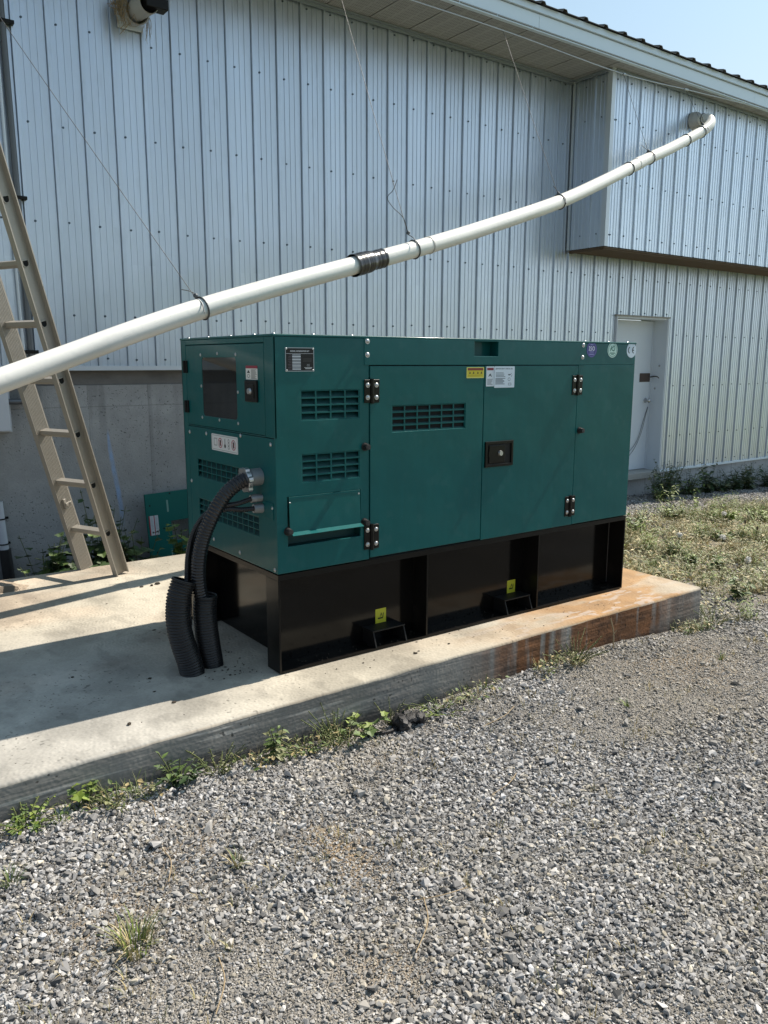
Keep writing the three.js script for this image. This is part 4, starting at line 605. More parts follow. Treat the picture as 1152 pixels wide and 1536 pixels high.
  round(2.513, .05, '#b9d9cf', c => { c.strokeStyle = '#2d6a5c'; c.lineWidth = 9; c.beginPath(); c.arc(128, 128, 108, 0, 7); c.stroke(); c.lineWidth = 16; c.beginPath(); c.moveTo(70, 150); c.bezierCurveTo(70, 60, 130, 130, 150, 60); c.moveTo(110, 60); c.bezierCurveTo(60, 110, 130, 150, 180, 140); c.moveTo(150, 150); c.bezierCurveTo(200, 110, 190, 60, 150, 62); c.stroke(); c.fillStyle = '#2d6a5c'; c.fillRect(62, 172, 132, 18); c.fillRect(92, 200, 74, 12); });
  round(2.710, .05, '#c9d8e3', c => { c.strokeStyle = '#16242e'; c.lineWidth = 20; c.beginPath(); c.arc(96, 128, 52, 1.9, 4.4); c.stroke(); c.beginPath(); c.arc(206, 128, 52, 1.9, 4.4); c.moveTo(156, 128); c.lineTo(196, 128); c.stroke(); });

  // ---- black base with its fuel tank
  const base = part('base_frame', [bx(0, L, HB - .03, HB - .002, -W, -.001), bx(.011, L - .011, 0, .010, -IN, 0), bx(0, L, 0, .010, -W, -W + IN)], M.black, G, 'black steel base frame');
  part('tank', [rbx(IN, L - IN, .0005, HB - .031, -W + IN + .004, -IN - .004, .004), bx(0.0005, L - .0005, .0005, HB - .0305, -IN - .003, -IN - .0002), bx(0.0005, L - .0005, .0105, HB - .0305, -W + IN + .0002, -W + IN + .003)], M.tank, base);
  part('weld_bead', [.971, 1.891, L - .0145].map(x => tube([[x, .02, -IN + .001], [x - .001, .2, -IN + .001], [x, .36, -IN + .001], [x, HB - .035, -IN + .001]], .004, 20, 6)), std({ color: col(.03, .03, .03), roughness: .35 }), base);
  const post = x => part('corner_plate', [rbx(x, x + .0105, 0, HB - .0305, -IN, 0, .002), rbx(x, x + .0105, 0, HB - .0305, -W, -W + IN, .002)], M.black, base); post(0); post(L - .0105);
  const gus = x => part('gusset', (() => { const s = new THREE.Shape(); s.moveTo(-IN, .0105); s.lineTo(-.004, .0105); s.lineTo(-.004, HB - .031); s.lineTo(-IN, HB - .031); s.closePath(); const h = new THREE.Path(); h.absarc(-.062, .24, .03, 0, 7); s.holes.push(h); const g = new THREE.ExtrudeGeometry(s, { depth: .010, bevelEnabled: false, curveSegments: 20 }); g.rotateY(-Math.PI / 2); g.translate(x, 0, 0); return metreUV(g); })(), M.black, base);
  gus(.976); gus(1.896); for (const x of [.971, 1.891]) part('hole_plug', (() => { const g = new THREE.CylinderGeometry(.029, .029, .004, 24); g.rotateZ(Math.PI / 2); g.translate(x, .24, -.062); return g; })(), std({ color: col(.05, .05, .05), roughness: .4, metalness: .4 }), base);
  for (const [a, b] of [[.605, .825], [1.625, 1.848]]) {
    const side = x => { const s = new THREE.Shape(); s.moveTo(-IN, .0105); s.lineTo(0, .0105); s.lineTo(-.03, .092); s.lineTo(-IN, .092); s.closePath(); const g = new THREE.ExtrudeGeometry(s, { depth: .008, bevelEnabled: false }); g.rotateY(-Math.PI / 2); g.translate(x, 0, 0); return metreUV(g); };
    part('step_bracket', [side(a + .008), side(b), rbx(a - .004, b + .004, .0925, .101, -IN, -.026, .002)], M.blackDull, base);
    part('hand_label', plate((a + b) / 2 + (a < 1 ? .013 - .035 : .04 - .035), (a + b) / 2 + (a < 1 ? .013 + .04 : .04 + .038), .098, .185, 'front', -IN, .001, .003), print(160, 200, (c, w, h) => { c.fillStyle = '#b9b62c'; c.fillRect(0, 0, w, h); c.fillStyle = '#24240c'; c.beginPath(); c.moveTo(36, 120); c.lineTo(100, 120); c.lineTo(126, 96); c.lineTo(110, 140); c.lineTo(40, 140); c.fill(); c.lineWidth = 9; c.strokeStyle = '#24240c'; c.beginPath(); c.moveTo(70, 112); c.lineTo(86, 64); c.lineTo(104, 108); c.stroke(); c.fillRect(112, 62, 12, 34); }), base);
  }
}

// ------------------------------------------------------------------ hoses and sleeves
{
  const h = thing('cable_hose', 'thick ribbed black hose curving from the generator end into a sleeve', 'hose', [-.27, .3, -.28]);
  part('hose_body', sweep([[-.075, 1.0, -.165], [-.13, .975, -.17], [-.19, .925, -.178], [-.25, .83, -.195], [-.292, .70, -.235], [-.308, .58, -.26], [-.298, .45, -.285], [-.272, .34, -.30], [-.25, .22, -.315]], s => .0362 + .0022 * Math.sin(s * 2 * Math.PI / .0165), .0029, 24), M.hose, h);
  part('conduit_fitting', [cyl([.0, 1.004, -.165], [-.06, 1.003, -.165], .044, .044, 24), cyl([-.058, 1.003, -.165], [-.070, 1.003, -.165], .040, .040, 24)], M.zinc, h);
  part('lock_nut', (() => { const s = new THREE.Shape(); for (let i = 0; i < 48; i++) { const a = i / 48 * 2 * Math.PI, r = .057 + (i % 8 < 3 ? .008 : 0); i ? s.lineTo(r * Math.cos(a), r * Math.sin(a)) : s.moveTo(r, 0); } const k = new THREE.Path(); k.absarc(0, 0, .041, 0, 7); s.holes.push(k); const g = new THREE.ExtrudeGeometry(s, { depth: .02, bevelEnabled: true, bevelSize: .002, bevelThickness: .002, bevelSegments: 1 }); g.rotateY(-Math.PI / 2); g.rotateZ(.1); g.translate(-.070, .995, -.165); return g; })(), M.steel, h);
  const small = (label, pts, fit) => { const t = thing('control_hose', label, 'hose', pts[0], 'thin black hoses beside the thick one'); part('hose_body', sweep(pts, s => .0125 + .0012 * Math.sin(s * 2 * Math.PI / .0085), .0016, 14), M.hose, t); part('fitting', fit, M.zinc, t); return t; };
  small('upper thin black hose with a bright metal fitting', [[-.055, .897, -.158], [-.12, .880, -.165], [-.19, .868, -.19], [-.26, .83, -.245], [-.315, .74, -.285], [-.345, .62, -.30], [-.355, .5, -.305], [-.365, .36, -.30], [-.37, .25, -.30]], [cyl([0, .898, -.152], [-.035, .898, -.155], .020, .020, 8), cyl([-.033, .898, -.155], [-.060, .896, -.157], .023, .021, 8)]);
  small('lower thin black hose with a dull grey fitting', [[-.045, .846, -.153], [-.11, .846, -.162], [-.18, .852, -.185], [-.24, .825, -.228], [-.295, .755, -.275], [-.33, .62, -.315], [-.34, .5, -.32], [-.345, .36, -.31], [-.35, .25, -.305]], [cyl([0, .845, -.15], [-.048, .846, -.153], .026, .023, 16)]);
  const cor = (name, label, pts, r) => { const s = thing(name, label, 'sleeve', pts[pts.length - 1].map((v, i) => i === 1 ? 0 : v), 'corrugated black sleeves on the slab'); part('sleeve_body', sweep([...pts].reverse(), (q, LL) => r * (1 - .04 * Math.sin(q * 3)) + .0034 * Math.sin(q * 2 * Math.PI / .0145) + (q > LL - .012 ? .002 : 0), .0026, 34, .007), M.sleeve, s); part('sleeve_rim', ringAt(pts[0], pts[0].map((v, i) => v - pts[1][i]), r * .99 - .003, .0045), M.sleeve, s); return s; };
  cor('corrugated_sleeve', 'taller corrugated sleeve bowed to the left, its mouth holding the thin hoses', [[-.372, .49, -.30], [-.402, .41, -.30], [-.412, .28, -.30], [-.392, .16, -.298], [-.362, .05, -.292], [-.350, -.03, -.29]], .062);
  cor('corrugated_sleeve', 'shorter corrugated sleeve nearer the base, the thick hose dropping into its mouth', [[-.262, .395, -.295], [-.268, .32, -.298], [-.262, .22, -.305], [-.245, .11, -.32], [-.228, .02, -.335], [-.222, -.03, -.338]], .060);
}

// ------------------------------------------------------------------ the spare green sheet behind the slab
inYard = false;
{
  const s = thing('sheet_metal_panel', 'loose green metal panel with a square cut-out leaning on the foundation', 'metal panel', [.67, -.2, -2.81]);
  const at = q => { q.rotateZ(.035); q.rotateX(-.05); q.translate(.672, -.205, -2.80); return q; };
  part('sheet', at(panel(-.30, .30, 0, .735, [[-.097, .062, .325, .492]], 'front', 0, .02, .002)), M.greenFlat, s);
  part('red_white_label', at(plate(-.284, -.206, .395, .556, 'front', 0, .001, .002)), print(160, 220, (c, w, h) => { c.fillStyle = '#b9bfc2'; c.fillRect(0, 0, w, h); c.fillStyle = '#93222f'; c.fillRect(0, 0, 18, h); c.fillRect(84, 0, 14, h); c.fillStyle = '#333'; c.fillRect(40, 178, 26, 20); c.fillRect(118, 172, 24, 18); lines(c, 28, 20, 44, 10, 14, 4, '#8d9598'); lines(c, 106, 18, 44, 10, 14, 4, '#8d9598'); }), s);
  part('bolt_hole', [[-.265, .64], [-.24, .25], [-.165, .44], [-.125, .442], [-.09, .72]].map(([x, y]) => at(cyl([x, y, .0002], [x, y, .0012], .007, .007, 10))), M.dark, s);
  part('scratch', [at(plate(-.125, -.11, .57, .67, 'front', .0002, .0006, .007)), at(plate(-.12, -.111, .20, .25, 'front', .0002, .0006, .004)), at(plate(-.06, -.05, .275, .29, 'front', .0002, .0006, .004))], std({ color: col(.16, .30, .26), roughness: .8 }), s);
}

// ------------------------------------------------------------------ plants
inYard = true;
const leafGeo = (kind) => {      // a leaf along +x from its stalk, unit long, lightly cupped
  const out = []; const N = kind === 'lobed' ? 26 : 12;
  if (kind === 'lobed') { for (let i = 0; i < N; i++) { const a = -2.75 + 5.5 * i / (N - 1), r = .46 * (1 + .16 * Math.cos(a * 5)) + .03 * Math.sin(a * 17); out.push([.45 + r * Math.cos(a), r * Math.sin(a) * 1.05]); } }
  else { const w = kind === 'oval' ? .30 : kind === 'toothed' ? .24 : .10; for (let i = 0; i <= N; i++) { const t = i / N, tooth = kind === 'toothed' && i % 2 ? .7 : 1; out.push([t, w * tooth * Math.sin(Math.PI * Math.pow(t, .75))]); } for (let i = N - 1; i > 0; i--) { const t = i / N, tooth = kind === 'toothed' && i % 2 ? .7 : 1; out.push([t, -w * tooth * Math.sin(Math.PI * Math.pow(t, .75))]); } }
  const pos = [], y = (x, z) => -.22 * x * x + .35 * z * z * 1.0 + .06 * Math.abs(z); const C = [.42, 0];
  for (let i = 0; i < out.length; i++) { const a = out[i], b = out[(i + 1) % out.length]; pos.push(C[0], y(C[0], 0), 0, a[0], y(a[0], a[1]), a[1], b[0], y(b[0], b[1]), b[1]); }
  const g = new THREE.BufferGeometry(); g.setAttribute('position', new THREE.Float32BufferAttribute(pos, 3)); g.computeVertexNormals(); g.setAttribute('uv', new THREE.Float32BufferAttribute(new Float32Array(pos.length / 3 * 2), 2)); return g;
};
const LG = { lobed: leafGeo('lobed'), oval: leafGeo('oval'), toothed: leafGeo('toothed'), narrow: leafGeo('narrow') };
const tinted = (g, c) => { const n = g.attributes.position.count, a = new Float32Array(n * 3); for (let i = 0; i < n; i++) { a[3 * i] = c[0]; a[3 * i + 1] = c[1]; a[3 * i + 2] = c[2]; } g.setAttribute('color', new THREE.BufferAttribute(a, 3)); return g; };
const GREEN = { deep: [.030, .066, .014], mid: [.075, .13, .022], fresh: [.17, .24, .03], dusty: [.19, .20, .085], dry: [.40, .32, .15], straw: [.47, .39, .20] };
const shade = (k, v = .25) => { const f = rr(1 - v, 1 + v); return GREEN[k].map(c => c * f); };
function leafAt(kind, p, yaw, pitch, roll, s, c) { const g = LG[kind].clone(); const m = new THREE.Matrix4().compose(V(p), new THREE.Quaternion().setFromEuler(new THREE.Euler(roll, yaw, pitch, 'YZX')), new THREE.Vector3(s, s, s)); g.applyMatrix4(m); return tinted(g, c); }
// upright weed: stems with leaves all the way up
const gp0 = 'weeds along the front edge of the slab';
function weed(label, category, group, [x, y, z], o) {
  const t = thing(o.name ?? 'leafy_weed', label, category, [x, y, z], group), st = [], lf = [];
  for (let i = 0; i < Math.round(o.stems * 1.5); i++) {
    const a = rr(0, 6.28), d = o.spread * Math.sqrt(rnd()), bx0 = x + Math.cos(a) * d * .4, bz = z + Math.sin(a) * d * .4 * (o.flat ?? 1), h = o.h * (gp0 === group ? .7 : 1) * rr(.4, 1), tx = bx0 + Math.cos(a) * d * .9, tz = bz + Math.sin(a) * d * .9 * (o.flat ?? 1);
    const P = u => [bx0 + (tx - bx0) * u * u, y + h * u, bz + (tz - bz) * u * u]; st.push(tube([P(0), P(.5), P(1)], o.sr ?? .0022, 6, 4));
    const n = Math.round(1.15 * o.leaves * h / o.h); for (let k = 0; k < n; k++) { const u = (o.from ?? .12) + (1 - (o.from ?? .12)) * (k + .6) / n, p = P(u), s = o.size * (gp0 === group ? .85 : 1) * rr(.6, 1.15) * (1 - .55 * Math.pow(u, 3)); lf.push(leafAt(o.kind, p, rr(0, 6.28), rr(-.35, .55), rr(-.4, .4), s, shade(rnd() < (o.alt ?? .2) ? o.c2 ?? o.c : o.c))); }
  }
  part('stem', st, o.stemM ?? M.stem, t).userData.kind = 'stuff'; part('foliage', lf, M.leaf, t).userData.kind = 'stuff'; return t;
}
function blades(n, [x, y, z], r, h, cs, w = .0035) { const out = []; for (let i = 0; i < n; i++) { const a = rr(0, 6.28), d = r * Math.sqrt(rnd()), l = h * rr(.45, 1), lean = rr(.25, 1.1), px = x + Math.cos(a) * d * .35, pz = z + Math.sin(a) * d * .35, ux = Math.cos(a + rr(-.6, .6)), uz = Math.sin(a + rr(-.6, .6)), pos = [], ww = w * rr(.6, 1.2), N = 4; const q = u => { const yy = y + l * (u - .35 * lean * u * u), k = l * lean * u * u * .8; return [px + ux * k, yy, pz + uz * k]; }; for (let s = 0; s < N; s++) { const a0 = q(s / N), a1 = q((s + 1) / N), w0 = ww * (1 - s / N * .8), w1 = ww * (1 - (s + 1) / N * .95); const L0 = [a0[0] - uz * w0, a0[1], a0[2] + ux * w0], R0 = [a0[0] + uz * w0, a0[1], a0[2] - ux * w0], L1 = [a1[0] - uz * w1, a1[1], a1[2] + ux * w1], R1 = [a1[0] + uz * w1, a1[1], a1[2] - ux * w1]; pos.push(...L0, ...R0, ...R1, ...L0, ...R1, ...L1); } const g = new THREE.BufferGeometry(); g.setAttribute('position', new THREE.Float32BufferAttribute(pos, 3)); g.computeVertexNormals(); g.setAttribute('uv', new THREE.Float32BufferAttribute(new Float32Array(pos.length / 3 * 2), 2)); out.push(tinted(g, shade(cs[Math.floor(rnd() * cs.length)]))); } return out; }
const tuft = (label, p, n, r, h, cs, group) => { const t = solo('grass_tuft', blades(n, [0, 0, 0], r, h, cs), M.leaf, null, label, 'grass tuft', group); place(t, V(p)); return t; };
const on = (x, z, dy = -.01) => [x, H0(x, z) + dy, z];
{ // along the front of the slab
  const gp = 'weeds along the front edge of the slab';
  weed('bushy yellow-green weed in the left corner against the slab', 'weed', gp, on(-1.33, .40), { stems: 16, spread: .13, h: .17, leaves: 12, size: .032, kind: 'oval', c: 'mid', c2: 'fresh', alt: .5 });
  weed('bright green broad-leaved seedling against the slab near the left edge', 'weed', gp, on(-1.08, .37), { stems: 4, spread: .07, h: .17, leaves: 5, size: .075, kind: 'lobed', c: 'fresh', c2: 'mid', from: .5 });
  weed('grey-green feathery weed right of the bright seedling', 'weed', gp, on(-.99, .42), { stems: 14, spread: .12, h: .13, leaves: 16, size: .03, kind: 'narrow', c: 'dusty', c2: 'mid' });
  weed('dark thistle-like weed with toothed leaves against the slab', 'weed', gp, on(-.72, .40), { stems: 7, spread: .12, h: .23, leaves: 9, size: .085, kind: 'toothed', c: 'deep', c2: 'mid', alt: .35 });
  weed('fine stemmed feathery weed between the thistle and the middle clump', 'weed', gp, on(-.53, .39), { stems: 14, spread: .12, h: .22, leaves: 18, size: .026, kind: 'narrow', c: 'dusty', c2: 'mid' });
  weed('wilting weed with hanging pale leaves left of the middle clump', 'weed', gp, on(-.245, .40), { stems: 5, spread: .05, h: .27, leaves: 8, size: .075, kind: 'oval', c: 'mid', c2: 'dusty', alt: .4 });
  weed('low weed with tiny white flowers beside the wilting one', 'weed', gp, on(-.10, .42), { stems: 12, spread: .12, h: .15, leaves: 10, size: .028, kind: 'oval', c: 'mid', c2: 'straw', alt: .25 });
  weed('tall clump of upright feathery stems in the middle of the slab front', 'weed', gp, on(.07, .41), { stems: 20, spread: .15, h: .30, leaves: 26, size: .024, kind: 'narrow', c: 'mid', c2: 'dusty', alt: .4 });
  weed('large lobed green leaves leaning right out of the middle clump', 'weed', gp, on(.21, .42), { stems: 6, spread: .11, h: .19, leaves: 4, size: .085, kind: 'lobed', c: 'mid', c2: 'fresh', alt: .4, from: .55 });
  weed('thin pale sprig right of the middle clump', 'weed', gp, on(.41, .40), { stems: 9, spread: .08, h: .2, leaves: 14, size: .018, kind: 'narrow', c: 'dusty', c2: 'straw' });
  weed('low bright grass-like weed right of the black rag', 'weed', gp, on(.70, .43), { stems: 14, spread: .16, h: .11, leaves: 7, size: .05, kind: 'narrow', c: 'fresh', c2: 'mid', alt: .4 });
  weed('pale wispy weed against the rust stained part of the slab front', 'weed', gp, on(1.78, .42), { stems: 26, spread: .17, h: .25, leaves: 16, size: .017, kind: 'narrow', c: 'dusty', c2: 'straw', alt: .45 });
  weed('small wispy weed at the right corner of the slab', 'weed', gp, on(3.34, .36), { stems: 20, spread: .18, h: .2, leaves: 12, size: .02, kind: 'narrow', c: 'dusty', c2: 'straw', alt: .5 });
  const st = thing('dry_stalk', 'single pale dry stalk standing against the rusty slab front', 'stalk', on(2.17, .40)); part('stem', [tube([on(2.17, .4), [2.175, -.1, .39], [2.155, -.03, .385], [2.135, .0, .39]], .005, 12, 5), tube([[2.17, -.13, .39], [2.195, -.09, .4]], .003, 4, 4)], M.straw, st);
  // the black rag
  const rg = []; for (let i = 0; i < 16; i++) { const g = new THREE.IcosahedronGeometry(rr(.022, .04), 1), p = g.attributes.position; for (let k = 0; k < p.count; k++) { const n = .6 + .8 * vnoise(p.getX(k) * 60 + i * 3, p.getY(k) * 60 + p.getZ(k) * 40, 501); p.setXYZ(k, p.getX(k) * n, p.getY(k) * n * .8, p.getZ(k) * n); } g.computeVertexNormals(); g.translate(.47 + rr(-.07, .07), H0(.47, .47) + rr(.0, .055), .45 + rr(-.05, .05)); rg.push(g); }
  rg.push(tube([[.42, H0(.4, .5) + .02, .47], [.33, H0(.3, .5) + .02, .49], [.26, H0(.26, .5) + .015, .46], [.2, H0(.2, .5) + .02, .44]], .009, 16, 6));
  solo('rag', rg, M.rubber, null, 'crumpled black rag lying on the gravel by the slab', 'rag');
  // tufts out on the gravel
  tuft('yellowish grass tuft lying low in the gravel at lower left', on(-1.19, 1.20), 95, .15, .13, ['straw', 'dusty', 'fresh', 'mid']);
  tuft('small green tuft beside the dirt patch left of the middle', on(-.75, 1.02), 36, .07, .08, ['mid', 'dusty', 'straw']);
  tuft('small tuft low at the left edge of the gravel', on(-1.45, .72), 40, .08, .09, ['mid', 'dusty']);
  tuft('tiny green sprout in the worn gravel at right', on(1.55, .98), 20, .03, .07, ['fresh', 'mid']);
  tuft('tiny sprout between the slab corner and the right edge', on(2.65, .85), 24, .05, .08, ['fresh', 'mid', 'straw']);
  tuft('dry straw wisps right of the slab in the gravel', on(3.2, .75), 30, .10, .08, ['straw', 'dry']);
  tuft('tiny bright sprout in the gravel at the lower right', on(1.1, 1.75), 16, .03, .03, ['fresh']);
  for (const [x, z, r, l, lab] of [[-.5, 1.75, .6, .26, 'upright bent dry straw near the bottom edge, left of centre'], [-.35, 1.55, -.5, .2, 'dry straw lying below the brown dirt patch'], [.35, 1.2, .1, .22, 'lone dry straw in the middle of the gravel'], [-1.0, 1.0, 1.1, .2, 'dry straw above the yellowish grass tuft'], [-.9, .62, 1.4, .15, 'short dry straw near the thistle-like weed'], [.75, .72, .05, .3, 'long straight straw right of the black rag'], [-1.1, 1.6, .9, .22, 'dry straw at the lower left below the yellowish tuft']]) { const y = H0(x, z) + .02; const s = solo('straw_wisp', tube([[0, 0, 0], [Math.cos(r) * l * .5, .012, -Math.sin(r) * l * .5], [Math.cos(r + .2) * l, .004, -Math.sin(r + .2) * l]], .0022, 8, 4), M.straw, null, lab, 'straw', 'dry straws scattered on the gravel'); place(s, new THREE.Vector3(x, y, z)); }
  const sprigs = []; for (let i = 0; i < 900; i++) { const x = rr(-1.8, 4.4), z = rr(.36, 2.5); if (x < 3.3 && z < .4 || fbm(x * 1.6, z * 1.6, 3, 520) < .5) continue; sprigs.push(...blades(5, on(x, z, .004), .06, .05, ['straw', 'dry', 'dusty', 'dry'], .002)); }
  for (let i = 0; i < 330; i++) { const x = rr(-1.7, 3.3), d = fbm(x * 3.1, 7, 3, 540); if (rnd() > sm(.35, .6, d)) continue; const z = rr(.34, .47); sprigs.push(...blades(7, on(x, z), .06, rr(.05, .15), rnd() < .5 ? ['straw', 'dry', 'dusty'] : ['mid', 'dusty', 'fresh'], .0022)); for (let j = 0; j < 4; j++) sprigs.push(leafAt(rnd() < .5 ? 'oval' : 'narrow', [x + rr(-.05, .05), H0(x, z) + rr(.01, .07), z + rr(-.02, .05)], rr(0, 6.3), rr(-.3, .8), rr(-.4, .4), rr(.015, .035), shade(rnd() < .3 ? 'dry' : rnd() < .6 ? 'mid' : 'dusty'))); }
  solo('dry_grass', sprigs, M.leaf, 'stuff', 'sparse dry grass strands between the stones', 'grass');
}
inYard = false;
{ // behind the slab, by the ladder
  const vine = (x, z, h, n, label) => weed(label, 'plant', 'broad-leaved plants between the slab and the foundation', [x, -.2, z], { name: 'vine_plant', stems: n, spread: .19, flat: .6, h, leaves: 6, size: .135, kind: 'lobed', c: 'deep', c2: 'mid', alt: .3, from: .25 });
  vine(-.56, -2.3, .62, 13, 'dark broad-leaved plant left of the ladder feet'); vine(-.33, -2.35, .70, 15, 'dark broad-leaved plant behind the far ladder rail'); vine(-.10, -2.4, .76, 15, 'dark broad-leaved plant between the ladder rails and the wall'); vine(.12, -2.4, .58, 11, 'low broad-leaved plant left of the loose green panel');
  weed('yellow-green lobed leaves in front of the loose green panel', 'plant', 'broad-leaved plants between the slab and the foundation', [.50, -.2, -2.45], { name: 'vine_plant', stems: 6, spread: .13, flat: .4, h: .56, leaves: 6, size: .12, kind: 'lobed', c: 'mid', c2: 'fresh', alt: .4, from: .4 });
  weed('thin sprig with a few raised leaves against the blue streak', 'plant', null, [-.10, -.2, -2.55], { name: 'vine_plant', stems: 3, spread: .14, flat: .4, h: .95, leaves: 7, size: .085, kind: 'lobed', c: 'deep', from: .55 });
}
{ // along the foundation at the right
  const gp = 'weeds along the foundation right of the door', Hw = x => .092 - .045 * (x - 2.25);
  const nettle = (x, z, h, label, o = {}) => weed(label, 'weed', gp, [x, Hw(x) - .02, z], { stems: 15, spread: .26, flat: .6, h, leaves: 15, size: .095, kind: 'toothed', c: 'deep', c2: 'dusty', alt: .3, ...o });
  nettle(6.75, -2.5, .46, 'dense dark weed at the corner of the generator, under the door'); nettle(7.15, -2.62, .52, 'tall weed growing up against the door sill', { size: .085 }); nettle(7.55, -2.64, .36, 'drooping weed right of the door frame', { kind: 'narrow', size: .12, c2: 'fresh' });
  nettle(8.0, -2.64, .50, 'tall dark weed with broad leaves standing alone right of the door', { size: .13, stems: 7, spread: .14 }); nettle(8.35, -2.66, .30, 'low round weed clump in the middle of the foundation'); nettle(8.75, -2.66, .34, 'mid-height weed clump left of the paler one', { c2: 'deep' }); nettle(9.1, -2.68, .42, 'bushy dark weed before the wall joint at right', { size: .11 }); nettle(9.7, -2.68, .36, 'low clump between the two tallest right-hand weeds'); nettle(10.0, -2.66, .56, 'tall weed near the right edge, leaves spread wide', { size: .13, stems: 9 }); nettle(10.6, -2.68, .50, 'weed cut by the right edge of the view', { size: .12 });
  weed('arching fern-like weed with pale leaves below the door frame', 'weed', gp, [6.55, Hw(6.55) - .02, -2.3], { stems: 7, spread: .28, h: .26, leaves: 12, size: .10, kind: 'narrow', c: 'fresh', c2: 'mid', alt: .5 });
}
inYard = true;
{ // the weedy strip right of the slab
  const cl = new THREE.Group(); cl.name = 'meadow_grass'; cl.userData = { kind: 'stuff', label: 'dry mixed grass and low weeds right of the slab', category: 'grass' }; place(cl, new THREE.Vector3()); scene.add(cl);
  const kinds = [() => blades(16, [0, 0, 0], .07, .10, ['straw', 'straw', 'dry', 'dusty'], .003), () => blades(14, [0, 0, 0], .06, .08, ['dusty', 'mid', 'straw'], .003), () => { const o = []; for (let i = 0; i < 22; i++) o.push(leafAt('oval', [rr(-.05, .05), rr(.005, .06), rr(-.05, .05)], rr(0, 6.3), rr(-.3, .7), rr(-.4, .4), rr(.014, .028), shade(rnd() < .5 ? 'dusty' : rnd() < .6 ? 'fresh' : 'mid'))); return o; }, () => { const o = []; for (let i = 0; i < 18; i++) o.push(leafAt('narrow', [rr(-.06, .06), rr(.005, .09), rr(-.06, .06)], rr(0, 6.3), rr(-.2, 1), rr(-.4, .4), rr(.03, .06), shade(rnd() < .5 ? 'straw' : 'dusty'))); return o; }];
  kinds.push(() => blades(20, [0, 0, 0], .08, .26, ['straw', 'straw', 'dry', 'fresh', 'dusty'], .0028), () => { const o = []; for (let i = 0; i < 16; i++) { const x = rr(-.06, .06), z = rr(-.06, .06), h = rr(.06, .2); for (let j = 0; j < 4; j++) o.push(leafAt('narrow', [x, h * (j + 1) / 4, z], rr(0, 6.3), rr(0, .9), rr(-.4, .4), rr(.03, .05), shade(rnd() < .6 ? 'fresh' : 'mid'))); o.push(...blades(1, [x, 0, z], .005, h, ['dusty'], .002)); } return o; });
  const L = kinds.map(() => []); for (let i = 0; i < 21000; i++) { const x = rr(3.1, 12.5), z = rr(-3.4, 1.1), m = meadowAt(x, z); if (x < 3.3 && z < .34) continue; if (rnd() > m * (.2 + .6 * sm(.35, .6, fbm(x * 2, z * 2, 3, 530))) + .03) continue; const g = fbm(x * 1.3, z * 1.3, 3, 531), k = rnd() < .06 + .6 * sm(.42, .64, g) ? (rnd() < .5 ? 2 : 1) : (rnd() < .55 ? 0 : 3), tall = vnoise(x * 2.3 + 4, z * 2.3, 533) > .62 && rnd() < .35; if (tall) { L[rnd() < .5 ? 4 : 5].push([x, z]); continue; } L[k].push([x, z]); }
  const mt = new THREE.Matrix4(), c = new THREE.Color();
  kinds.forEach((f, k) => { for (let v = 0; v < 2; v++) { const g = merge(f()), list = L[k].filter((_, i) => i % 2 === v), im = new THREE.InstancedMesh(g, M.leaf, list.length); im.name = numbered('clump'); im.castShadow = im.receiveShadow = true; list.forEach(([x, z], i) => { const s = rr(.55, 1.35); mt.compose(new THREE.Vector3(x, H0(x, z) - .004, z), new THREE.Quaternion().setFromEuler(new THREE.Euler(0, rr(0, 6.3), 0)), new THREE.Vector3(s, s * rr(.7, 1.2), s)); im.setMatrixAt(i, mt); const b = rr(.75, 1.2); im.setColorAt(i, c.setRGB(b, b, b)); }); cl.add(im); } });
  const gp = 'weeds in the dry grass right of the slab', w = (x, z, label, o) => weed(label, 'weed', gp, on(x, z), { stems: 12, spread: .18, h: .26, leaves: 10, size: .08, kind: 'oval', c: 'mid', c2: 'fresh', alt: .4, ...o });
  w(5.99, -2.27, 'leafy weed just beyond the generator base at the slab end', { h: .3, stems: 12 }); w(7.76, -2.22, 'yellow-green bushy weed under the upper seed head', { c: 'fresh', h: .24, stems: 14 }); w(8.07, -2.83, 'tall thin seedling with bright leaves rising in front of the wall', { stems: 3, spread: .05, h: .5, c: 'fresh', from: .3 }); w(5.22, -1.23, 'upright weed with a few pale flowers in the middle of the dry grass', { stems: 9, spread: .12, h: .26, kind: 'narrow', size: .08 }); w(5.01, -.91, 'small dark rosette on bare gravel right of the slab end', { stems: 5, spread: .05, h: .14, from: .4 });
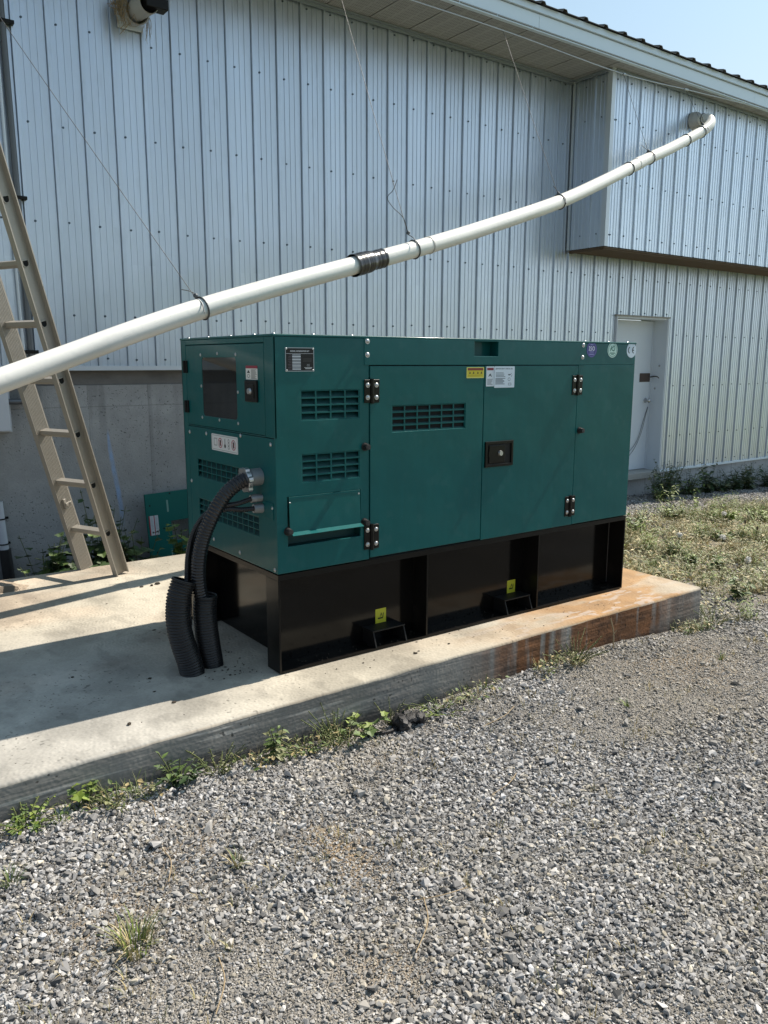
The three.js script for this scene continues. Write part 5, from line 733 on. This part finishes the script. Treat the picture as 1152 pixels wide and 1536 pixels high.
  w(5.15, -.70, 'pair of upright bright leaves right of the dark rosette', { stems: 4, spread: .04, h: .16, kind: 'oval', size: .1 }); w(4.25, .06, 'reddish-stemmed weed alone in the gravel near the right edge', { stems: 4, spread: .08, h: .24, c: 'dusty', c2: 'mid', size: .09 }); w(8.26, -2.0, 'yellowish bush at the right edge of the dry grass', { c: 'fresh', stems: 16, h: .26 }); w(7.35, -2.72, 'broad green weed at the far side of the dry grass', { stems: 14, h: .25 }); w(6.61, -1.54, 'low green weed mat between the two lower seed heads', { stems: 14, h: .12 });
  tuft('bright green grass tuft just beyond the end of the slab', on(4.54, -.99), 120, .16, .16, ['fresh', 'fresh', 'mid']);
  const hd = (x, z, h, label) => { const b = on(x, z), t = thing('dandelion', label, 'seed head', b, 'white seed heads in the dry grass'); part('stem', tube([b, [b[0] + .01, b[1] + h * .5, b[2]], [b[0] + .02, b[1] + h, b[2]]], .003, 6, 5), M.stem, t); const g = [new THREE.IcosahedronGeometry(.016, 1)]; for (let i = 0; i < 70; i++) { const d = new THREE.Vector3(rr(-1, 1), rr(-1, 1), rr(-1, 1)).normalize(), q = new THREE.ConeGeometry(.0045, .024, 4); q.applyQuaternion(new THREE.Quaternion().setFromUnitVectors(new THREE.Vector3(0, -1, 0), d)); q.translate(d.x * .018, d.y * .018, d.z * .018); g.push(q); } const m = merge(g); m.translate(b[0] + .02, b[1] + h, b[2]); part('seed_ball', m, phy({ color: col(.88, .86, .82), roughness: 1, transmission: .3, thickness: 0 }), t); };
  hd(7.25, -1.93, .22, 'uppermost white seed head, beside the yellow-green bush'); hd(5.53, -.91, .24, 'white seed head in the middle of the dry grass'); hd(5.41, -1.32, .20, 'left white seed head nearest the slab'); hd(4.92, -.29, .2, 'lowest white seed head, over bare gravel');
  for (const [x, z, h, wh] of [[5.93, -.93, .36, 'leftmost'], [5.85, -.75, .33, 'middle one'], [5.93, -.66, .31, 'rightmost']]) { const b = on(x, z), t = thing('plantain_stalk', wh + ' of three thin bare stalks with dark seed tips in the dry grass', 'seed stalk', b, 'dark tipped stalks in the dry grass'); part('stem', tube([b, [b[0] + .02, b[1] + h * .5, b[2]], [b[0] + .05, b[1] + h, b[2]]], .0022, 6, 4), M.stem, t); const g = new THREE.SphereGeometry(.011, 8, 6); g.scale(1, 2, 1); g.translate(b[0] + .052, b[1] + h + .012, b[2]); part('seed_tip', g, M.wood, t); }
}

renderer.render(scene, camera);
